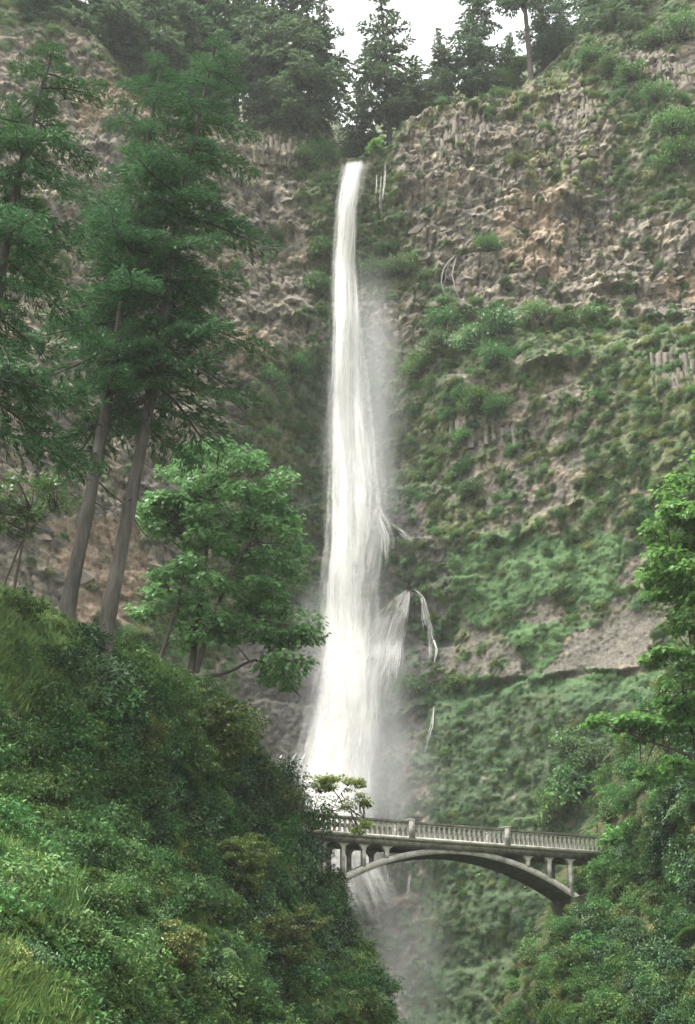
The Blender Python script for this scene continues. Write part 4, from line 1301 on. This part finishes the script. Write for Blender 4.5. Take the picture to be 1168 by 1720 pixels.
# ================================================================== WATER
def water_sheet(name, rows, off, bulge, matn, nu=26, seed=0, dy=2.5, edge_gain=1.0, jit=1.4, tail=.3):
    """rows: (py, left px, right px) of a sheet that falls in front of the rock"""
    r = np.array(rows, float)
    py = np.arange(r[0, 0], r[-1, 0] + .1, dy)
    lf = np.interp(py, r[:, 0], r[:, 1]) + jit * fbm(py * .03, py * 0 + seed, 4, seed); rt_ = np.interp(py, r[:, 0], r[:, 2]) + jit * fbm(py * .03, py * 0 + 9 + seed, 4, seed + 3)
    u = np.linspace(0, 1, nu)
    A = lf[:, None] + (rt_ - lf)[:, None] * u[None]; B = np.repeat(py[:, None], nu, 1)
    q_, o_ = cliff_face.hit(A[:, ::5].ravel(), B[:, ::5].ravel(), 120, 175, .4)
    yc = np.where(o_, q_[:, 1], 156).reshape(A[:, ::5].shape).min(1)
    yc = np.array([yc[max(0, i - 6):i + 7].min() for i in range(len(yc))])
    k_ = np.hanning(83); k_ /= k_.sum()
    yc = np.convolve(np.pad(yc, 41, mode='edge'), k_, 'valid')[:, None]
    Yw = yc - off - bulge * np.sin(np.pi * u)[None] - .12 * fbm(A * .06, B * .004, 2, seed + 6) - .05 * fbm(A * .5, B * .02, 3, seed + 16)
    V = P(A.ravel(), B.ravel(), Yw.ravel())
    id_ = np.arange(A.size).reshape(A.shape)
    Fq_ = np.stack([id_[1:, :-1], id_[1:, 1:], id_[:-1, 1:], id_[:-1, :-1]], -1).reshape(-1, 4)
    m2 = npmesh(name, V, [Fq_], [M[matn]], smooth=True)
    wpx = (rt_ - lf)[:, None]
    ed = np.minimum(u, 1 - u)[None] * 2 * np.ones_like(A)
    endf = np.minimum(ss(0, 1, (B - py[0] - 5 * noise(A * .22, A * 0 + seed, 3) - 2) / 14), ss(0, 1, (py[-1] - B) / (tail * (py[-1] - py[0]))))
    ed = np.clip(ed * edge_gain, 0, 1) * .9 - (1 - endf) * .6
    e_ = m2.attributes.new('edge', 'FLOAT', 'POINT'); e_.data.foreach_set('value', ed.astype(np.float32).ravel())
    s_ = m2.attributes.new('st', 'FLOAT_VECTOR', 'POINT')
    s_.data.foreach_set('vector', np.stack([(u[None] - .5) * np.mean(wpx) * .065 + .0 * A + .012 * (B - py[0]) * 0, B * .085, 0 * A + seed * 3.3], -1).astype(np.float32).ravel())
    return m2


core = [(262, 568, 630), (300, 558, 624), (350, 554, 611), (440, 549, 602), (560, 546, 606), (700, 537, 614), (800, 532, 624), (900, 526, 632), (1000, 516, 642), (1100, 504, 660), (1200, 482, 670), (1260, 462, 670), (1310, 446, 670), (1380, 444, 668), (1480, 500, 700), (1620, 560, 760)]
wf = tag(link('waterfall', None, loc=(0, 0, 0)), 'tall white waterfall plunging from the notch in the rim behind the bridge', kind='structure')
link('water_sheet', water_sheet('main', core, 1.8, 2.2, 'water_core', 36, 1, edge_gain=1.25, tail=.2), wf)
link('water_sheet', water_sheet('back', [(y_, a_ + .2 * (b_ - a_), b_ - .24 * (b_ - a_)) for y_, a_, b_ in core], 1.0, 1.6, 'water_core', 30, 2, edge_gain=2.2, tail=.14), wf)
link('water_sheet', water_sheet('front', [(y_, a_ - 5 - .02 * max(0, y_ - 900), b_ + 6 + .02 * max(0, y_ - 700)) for y_, a_, b_ in core], 3.2, 2.6, 'water_veil', 30, 5, edge_gain=1.5, tail=.15), wf)
link('water_sheet', water_sheet('side', [(y_, a_ + 8, b_ + 6 + .11 * max(0, min(y_, 900) - 330) * (1 if y_ < 900 else max(0, 1 - (y_ - 900) / 300))) for y_, a_, b_ in core], 2.4, 2.2, 'water_veil', 30, 9, edge_gain=1.1), wf)
link('water_sheet', water_sheet('apron', [(984, 672, 704), (1010, 640, 704), (1040, 618, 700), (1070, 606, 694), (1100, 598, 688), (1150, 590, 664), (1200, 580, 676), (1280, 550, 680), (1380, 520, 690)], .4, .4, 'water_strand', 40, 13, edge_gain=1.25), wf)
link('water_sheet', water_sheet('bulge', [(848, 628, 646), (870, 616, 660), (900, 606, 690), (940, 600, 700), (1000, 596, 700)], .4, .4, 'water_strand', 40, 43, edge_gain=1.05, tail=.6), wf)
link('water_sheet', water_sheet('rill', [(984, 688, 706), (1010, 700, 726), (1050, 706, 742), (1100, 700, 746), (1140, 692, 744)], .3, .3, 'water_strand', 24, 47, edge_gain=1.0, tail=.35), wf)
link('water_sheet', water_sheet('apron2', [(1040, 610, 690), (1100, 600, 690), (1200, 585, 680), (1300, 560, 690), (1400, 560, 710)], .3, .8, 'water_strand', 40, 27, edge_gain=.8), wf)
link('water_sheet', water_sheet('under', [(1330, 500, 720), (1450, 540, 730), (1560, 590, 730), (1720, 610, 770)], .6, .5, 'water_veil', 40, 21, edge_gain=.75, tail=.75), wf)


def cascade(paths, width, label, sub=3, op=.75, f0=.55):
    b_ = MB(); ED = []; ST = []
    for path in paths:
        path = np.array(path, float)
        sg = np.r_[0, np.cumsum(np.linalg.norm(np.diff(path, axis=0), axis=1))]
        n_ = max(4, int(sg[-1] / 4))
        tt = np.linspace(0, sg[-1], n_)
        for s_ in range(sub):
            a = np.interp(tt, sg, path[:, 0]) + rng.normal(0, width * .5) * (tt / sg[-1]) ** .7 + 1.2 * fbm(tt * .06, tt * 0 + rng.uniform(0, 50), 3, s_)
            c = np.interp(tt, sg, path[:, 1])
            end = n_ if s_ == 0 else int(n_ * rng.uniform(.55, 1))
            a, c = a[:end], c[:end]
            if len(a) < 3:
                continue
            q_, o_ = cliff_face.hit(a, c, 110, 190, .4)
            yy = np.where(o_, q_[:, 1], 152) - .4
            yy = np.array([yy[max(0, i - 4):i + 5].min() for i in range(len(yy))])
            k_ = np.ones(5) / 5; yy = np.convolve(np.pad(yy, 2, mode='edge'), k_, 'valid')
            w_ = rng.uniform(.9, 1.9)
            V1, V0, V2 = P(a - w_, c, yy), P(a, c, yy - .12), P(a + w_, c, yy)
            V = np.stack([V1, V0, V2], 1).reshape(-1, 3)
            i_ = np.arange(len(a) - 1)[:, None] * 3
            Fq_ = np.concatenate([np.c_[i_, i_ + 3, i_ + 4, i_ + 1], np.c_[i_ + 1, i_ + 4, i_ + 5, i_ + 2]])
            b_.add(V, Fq_)
            fade = ss(0, .1, np.linspace(0, 1, len(a))) * ss(1, f0, np.linspace(0, 1, len(a)))
            ED.append(np.stack([fade * .27 * op, fade * op, fade * .27 * op], 1).ravel())
            ST.append(np.stack([np.repeat(a[:, None], 3, 1) * .065, np.repeat(c[:, None], 3, 1) * .085, np.zeros((len(a), 3)) + s_], -1).reshape(-1, 3))
    m_ = b_.mesh('cascade', [M['trickle']], True)
    m_.attributes.new('edge', 'FLOAT', 'POINT').data.foreach_set('value', np.concatenate(ED).astype(np.float32))
    m_.attributes.new('st', 'FLOAT_VECTOR', 'POINT').data.foreach_set('vector', np.concatenate(ST).astype(np.float32).ravel())
    return tag(link('cascade', m_), label, kind='structure')


cascade([[(634, 850), (624, 878), (616, 910), (610, 950)], [(636, 850), (652, 876), (664, 902), (668, 915)], [(652, 876), (672, 890), (688, 906), (692, 935)], [(633, 854), (620, 890), (606, 930), (596, 980)]], 8, 'split cascade on the knob right of the waterfall', 14, .62, .7)
cascade([[(690, 985), (660, 1010), (638, 1050), (612, 1200)], [(690, 985), (668, 1015), (655, 1060), (642, 1225)], [(688, 988), (645, 1025), (622, 1070), (592, 1190)], [(690, 986), (676, 1020), (664, 1070), (655, 1190)], [(690, 988), (660, 1015), (640, 1070), (634, 1220)], [(689, 990), (652, 1020), (632, 1060), (606, 1215)], [(690, 988), (682, 1030), (672, 1080), (660, 1180)], [(665, 1010), (640, 1060), (632, 1120), (624, 1240)]], 13, 'fan of cascades spreading back towards the waterfall', 24, .7, .75)
cascade([[(692, 985), (712, 1004), (722, 1045), (728, 1075), (721, 1108), (714, 1132)], [(728, 1072), (733, 1090), (730, 1135)], [(708, 1000), (712, 1040), (724, 1082)]], 4, 'thin cascade down the edge of the brown slab', 9, .75)
cascade([[(730, 1180), (727, 1220), (714, 1262), (704, 1318)]], 5, 'thin cascade below the dark ledge', 8, .66)
cascade([[(634, 290), (632, 330), (630, 370)], [(641, 288), (639, 330), (637, 385)], [(648, 268), (646, 300), (642, 350), (636, 390)]], 3, 'trickles beside the waterfall lip', 5, .6)
cascade([[(1058, 130), (1048, 170), (1044, 225)], [(1048, 170), (1040, 215)]], 3, 'faint seep on the high wall at the photo edge', 4, .38)
cascade([[(500, 1262), (480, 1290), (466, 1335)], [(515, 1262), (492, 1300), (478, 1345)], [(475, 1265), (458, 1300), (455, 1330)]], 8, 'white water breaking over the rocks at the waterfall foot', 7)
cascade([[(655, 1450), (645, 1500), (640, 1570), (640, 1620)], [(672, 1455), (662, 1520), (658, 1590)], [(640, 1450), (632, 1510), (630, 1560)], [(690, 1460), (680, 1540), (674, 1600)]], 9, 'lower falls streaking down under the bridge', 9, .5, .15)


def mist(px, py, rx, ry, dens, Yd=146, ryd=5, ns=.15):
    import bmesh
    c = P(px, py, Yd)
    bm = bmesh.new(); bmesh.ops.create_icosphere(bm, subdivisions=3, radius=1)
    m_ = bpy.data.meshes.new('mist'); bm.to_mesh(m_); bm.free(); m_.materials.append(mistmat('mist_%d' % py, dens, ns))
    o_ = link('mist', m_, None, c, None, (rx * Yd / F, ryd, ry * Yd / F * 1.15))
    return tag(o_, kind='stuff')


mist(620, 760, 105, 420, .11, 149, 5)
mist(590, 1180, 150, 260, .16, 146, 5)
mist(610, 1330, 170, 150, .14, 143, 6)
mist(680, 1600, 100, 210, .035, 140, 6)

# ================================================================== BRIDGE
zr = P(540, 1368, 86)[2]


def Y_for_z(px, py, z):
    a, b = 60., 140.
    for _ in range(60):
        m_ = (a + b) / 2
        if P(px, py, m_)[2] < z: a = m_
        else: b = m_
    return a


pL = P(540, 1368, 86); YR = Y_for_z(995, 1404, zr); pR = P(995, 1404, YR)
dirv = pR - pL; blen = float(np.linalg.norm(dirv)); ang = math.atan2(dirv[1], dirv[0])
bridge = tag(link('bridge', None, loc=(pL[0], pL[1], pL[2]), rot=(0, 0, ang)), 'pale concrete arch footbridge with balustrade crossing in front of the falls', 'bridge')


def s_of(px):
    """distance along the railing of a photo column"""
    best = None
    for s_ in np.linspace(-6, blen + 6, 1200):
        p_ = pL + dirv / blen * s_
        q_ = proj(p_[0], p_[1], p_[2])[0]
        if best is None or abs(q_ - px) < best[0]:
            best = (abs(q_ - px), s_)
    return best[1]


BW = 2.4                        # width across; local +Y leads away from the camera
S0, S1 = -3.0, blen + 3.0
RH_ = 1.08                      # rail height; deck top at z=-RH_
post_s = [s_of(690), s_of(850)]
pitch_b = .345
for side, yb in ((0, 0.0), (1, BW)):
    b = MB(); b.prism([(S0, -.12), (S1, -.12), (S1, -.02), (S1, 0), (S0, 0), (S0, -.02)], yb - .16, yb + .16)
    b.prism([(S0, -.16), (S1, -.16), (S1, -.12), (S0, -.12)], yb - .11, yb + .11)
    link('top_rail', b.mesh('top_rail', [M['mossconcrete']]), bridge)
    b = MB(); b.box((S0, yb - .13, -RH_), (S1, yb + .13, -RH_ + .14))
    link('bottom_rail', b.mesh('bottom_rail', [M['concrete']]), bridge)
    b = MB()
    b.prism([(-.065, -RH_ + .14), (.065, -RH_ + .14), (.055, -.3), (-.055, -.3)], -.075, .075)
    bal = b.mesh('baluster', [M['concrete']])
    hd = MB()                  # arched head between two balusters
    n = 8
    prev = None
    for k in range(n + 1):
        a_ = math.pi * k / n
        x_ = -math.cos(a_) * (pitch_b / 2 - .055); z_ = -.3 + math.sin(a_) * .11
        if prev:
            x0_, z0_ = prev
            hd.add([(x0_, -.07, z0_), (x_, -.07, z_), (x_, -.07, -.16), (x0_, -.07, -.16), (x0_, .07, z0_), (x_, .07, z_), (x_, .07, -.16), (x0_, .07, -.16)],
                   [(0, 1, 2, 3), (5, 4, 7, 6), (0, 4, 5, 1)])
        prev = (x_, z_)
    e_ = pitch_b / 2 - .055
    for sg in (-1, 1):
        hd.box((min(sg * e_, sg * pitch_b / 2), -.07, -.3), (max(sg * e_, sg * pitch_b / 2), .07, -.16))
    head = hd.mesh('arched_head', [M['concrete']])
    spans = [(S0, post_s[0] - .2), (post_s[0] + .2, post_s[1] - .2), (post_s[1] + .2, S1)]
    for a_, c_ in spans:
        k = int(round((c_ - a_) / pitch_b)); st_ = (c_ - a_) / k
        for i in range(k + 1):
            if i < k:
                link('arched_head', head, bridge, (a_ + (i + .5) * st_, yb, 0))
            link('baluster', bal, bridge, (a_ + i * st_, yb, 0))
    for s_ in post_s:
        b = MB(); b.box((-.18, -.2, -RH_ - .12), (.18, .2, .05)); b.box((-.21, -.23, .05), (.21, .23, .11)); b.box((-.14, -.15, .11), (.14, .15, .15))
        b.box((-.12, -.215, -RH_ + .2), (.12, -.2, -.12))
        link('rail_post', b.mesh('rail_post', [M['postconcrete']]), bridge, (s_, yb, 0))
b = MB()
b.box((S0, -.28, -RH_ - .16), (S1, BW + .28, -RH_ - .003))
link('deck', b.mesh('deck', [M['mossconcrete']]), bridge)
b = MB(); b.box((S0, -.1, -RH_ - .48), (S1, BW + .1, -RH_ - .163))
link('edge_beam', b.mesh('edge_beam', [M['mossconcrete']]), bridge)
# ragged moss and dripstone along the deck edge
b = MB()
for s_ in np.arange(S0, S1, .16):
    w_ = rng.uniform(.05, .11); h_ = rng.uniform(.06, .2)
    b.add([(s_ - w_, -.29, -RH_ - .02), (s_ + w_, -.29, -RH_ - .02), (s_ + w_ * .3, -.33, -RH_ - .1 - h_ * .4), (s_, -.3, -RH_ - .1 - h_), (s_ - w_ * .5, -.33, -RH_ - .08)], [(0, 4, 2), (0, 2, 1), (4, 3, 2)])
tag(link('moss_fringe', b.mesh('moss_fringe', [M['damp']]), bridge), kind='stuff')

sc_ = s_of(772)                                     # crown of the arch
half = (s_of(955) - s_of(578)) / 2
zi = lambda s_: -RH_ - .68 - 2.15 * ((s_ - sc_) / half) ** 2        # intrados
thick = lambda s_: .30 + .13 * abs((s_ - sc_) / half)
ss_ = np.linspace(sc_ - half * 1.14, sc_ + half * 1.13, 49)
lo = np.array([zi(s_) for s_ in ss_]); hi = np.minimum(np.array([zi(s_) + thick(s_) for s_ in ss_]), -RH_ - .30)
b = MB()
for y0, y1 in ((0.03, BW - .03),):
    V = np.concatenate([np.c_[ss_, np.full(49, y0), lo], np.c_[ss_, np.full(49, y0), hi], np.c_[ss_, np.full(49, y1), lo], np.c_[ss_, np.full(49, y1), hi]])
    i = np.arange(48)
    b.add(V, np.concatenate([np.c_[i, i + 1, 50 + i, 49 + i], np.c_[i, 98 + i, 99 + i, i + 1], np.c_[98 + i, 147 + i, 148 + i, 99 + i], np.c_[49 + i, 50 + i, 148 + i, 147 + i]]))
link('arch', b.mesh('arch', [M['concrete']]), bridge)
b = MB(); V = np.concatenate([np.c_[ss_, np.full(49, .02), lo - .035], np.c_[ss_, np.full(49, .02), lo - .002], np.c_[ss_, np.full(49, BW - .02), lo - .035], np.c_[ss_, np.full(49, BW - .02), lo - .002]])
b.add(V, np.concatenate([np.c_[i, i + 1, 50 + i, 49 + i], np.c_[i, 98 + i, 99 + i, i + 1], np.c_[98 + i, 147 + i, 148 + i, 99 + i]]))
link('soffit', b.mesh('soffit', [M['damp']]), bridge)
# spandrel columns with flared arched heads
zt = -RH_ - .48
for px in (545, 578, 612, 650, 886, 921, 956):
    s_ = s_of(px); zb = zi(s_) + thick(s_) - .06
    if px == 956: zb -= .2
    for yb in (.14, BW - .14):
        b = MB()
        if zt - .3 > zb:
            b.box((-.12, -.13, zb), (.12, .13, zt - .38))
        z1 = max(zt - .38, zb)
        prof = [(-.12, z1), (.12, z1), (.16, zt - .2), (.26, zt - .08), (.44, zt - .002), (-.44, zt - .002), (-.26, zt - .08), (-.16, zt - .2)]
        b.prism(prof, -.13, .13)
        link('spandrel_column', b.mesh('spandrel_column', [M['concrete']]), bridge, (s_, yb, 0))
for sE, d_ in ((S0 - .2, 1), (S1 + .2, -1)):
    b = MB(); b.box((-1.6, -.35, -RH_ - 4.5), (1.6, BW + .35, -RH_ - .5))
    link('abutment', b.mesh('abutment', [M['mossconcrete']]), bridge, (sE - d_ * .2, 0, 0))

sp_ = s_of(966)
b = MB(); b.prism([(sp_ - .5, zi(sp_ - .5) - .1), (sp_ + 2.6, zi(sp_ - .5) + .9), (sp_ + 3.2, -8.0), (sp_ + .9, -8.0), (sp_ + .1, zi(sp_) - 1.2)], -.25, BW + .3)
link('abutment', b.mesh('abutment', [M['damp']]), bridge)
for px, py, dy, s_, kd, lab in [(965, 1525, -1.2, .75, 'olive', 'olive shrub tucked under the foot of the arch at its right springing'), (985, 1570, -1.4, 1.0, 'broad', 'leafy shrub below the one tucked under the right arch foot'), (1002, 1500, -1.6, .8, 'mapley', 'bright sprig in front of the outermost bridge column')]:
    p_ = P(px, py, YR + dy - 1.0)
    shrub(kd, p_ + np.array([0, 0, -.4 * s_]), s_, lab, 'shrubs on the right hillside', .3)

# ================================================================== AIR
hz = MB(); hz.box((-720, -720, -2.4), (720, 720, 214))
m, nt, N, L = mat('thin_haze')
v = nd(nt, 'ShaderNodeVolumePrincipled'); v.inputs['Color'].default_value = (.93, .95, .96, 1); v.inputs['Density'].default_value = .00015
o = nd(nt, 'ShaderNodeOutputMaterial'); L.new(v.outputs[0], o.inputs['Volume'])
tag(link('haze', hz.mesh('haze', [m])), kind='stuff')
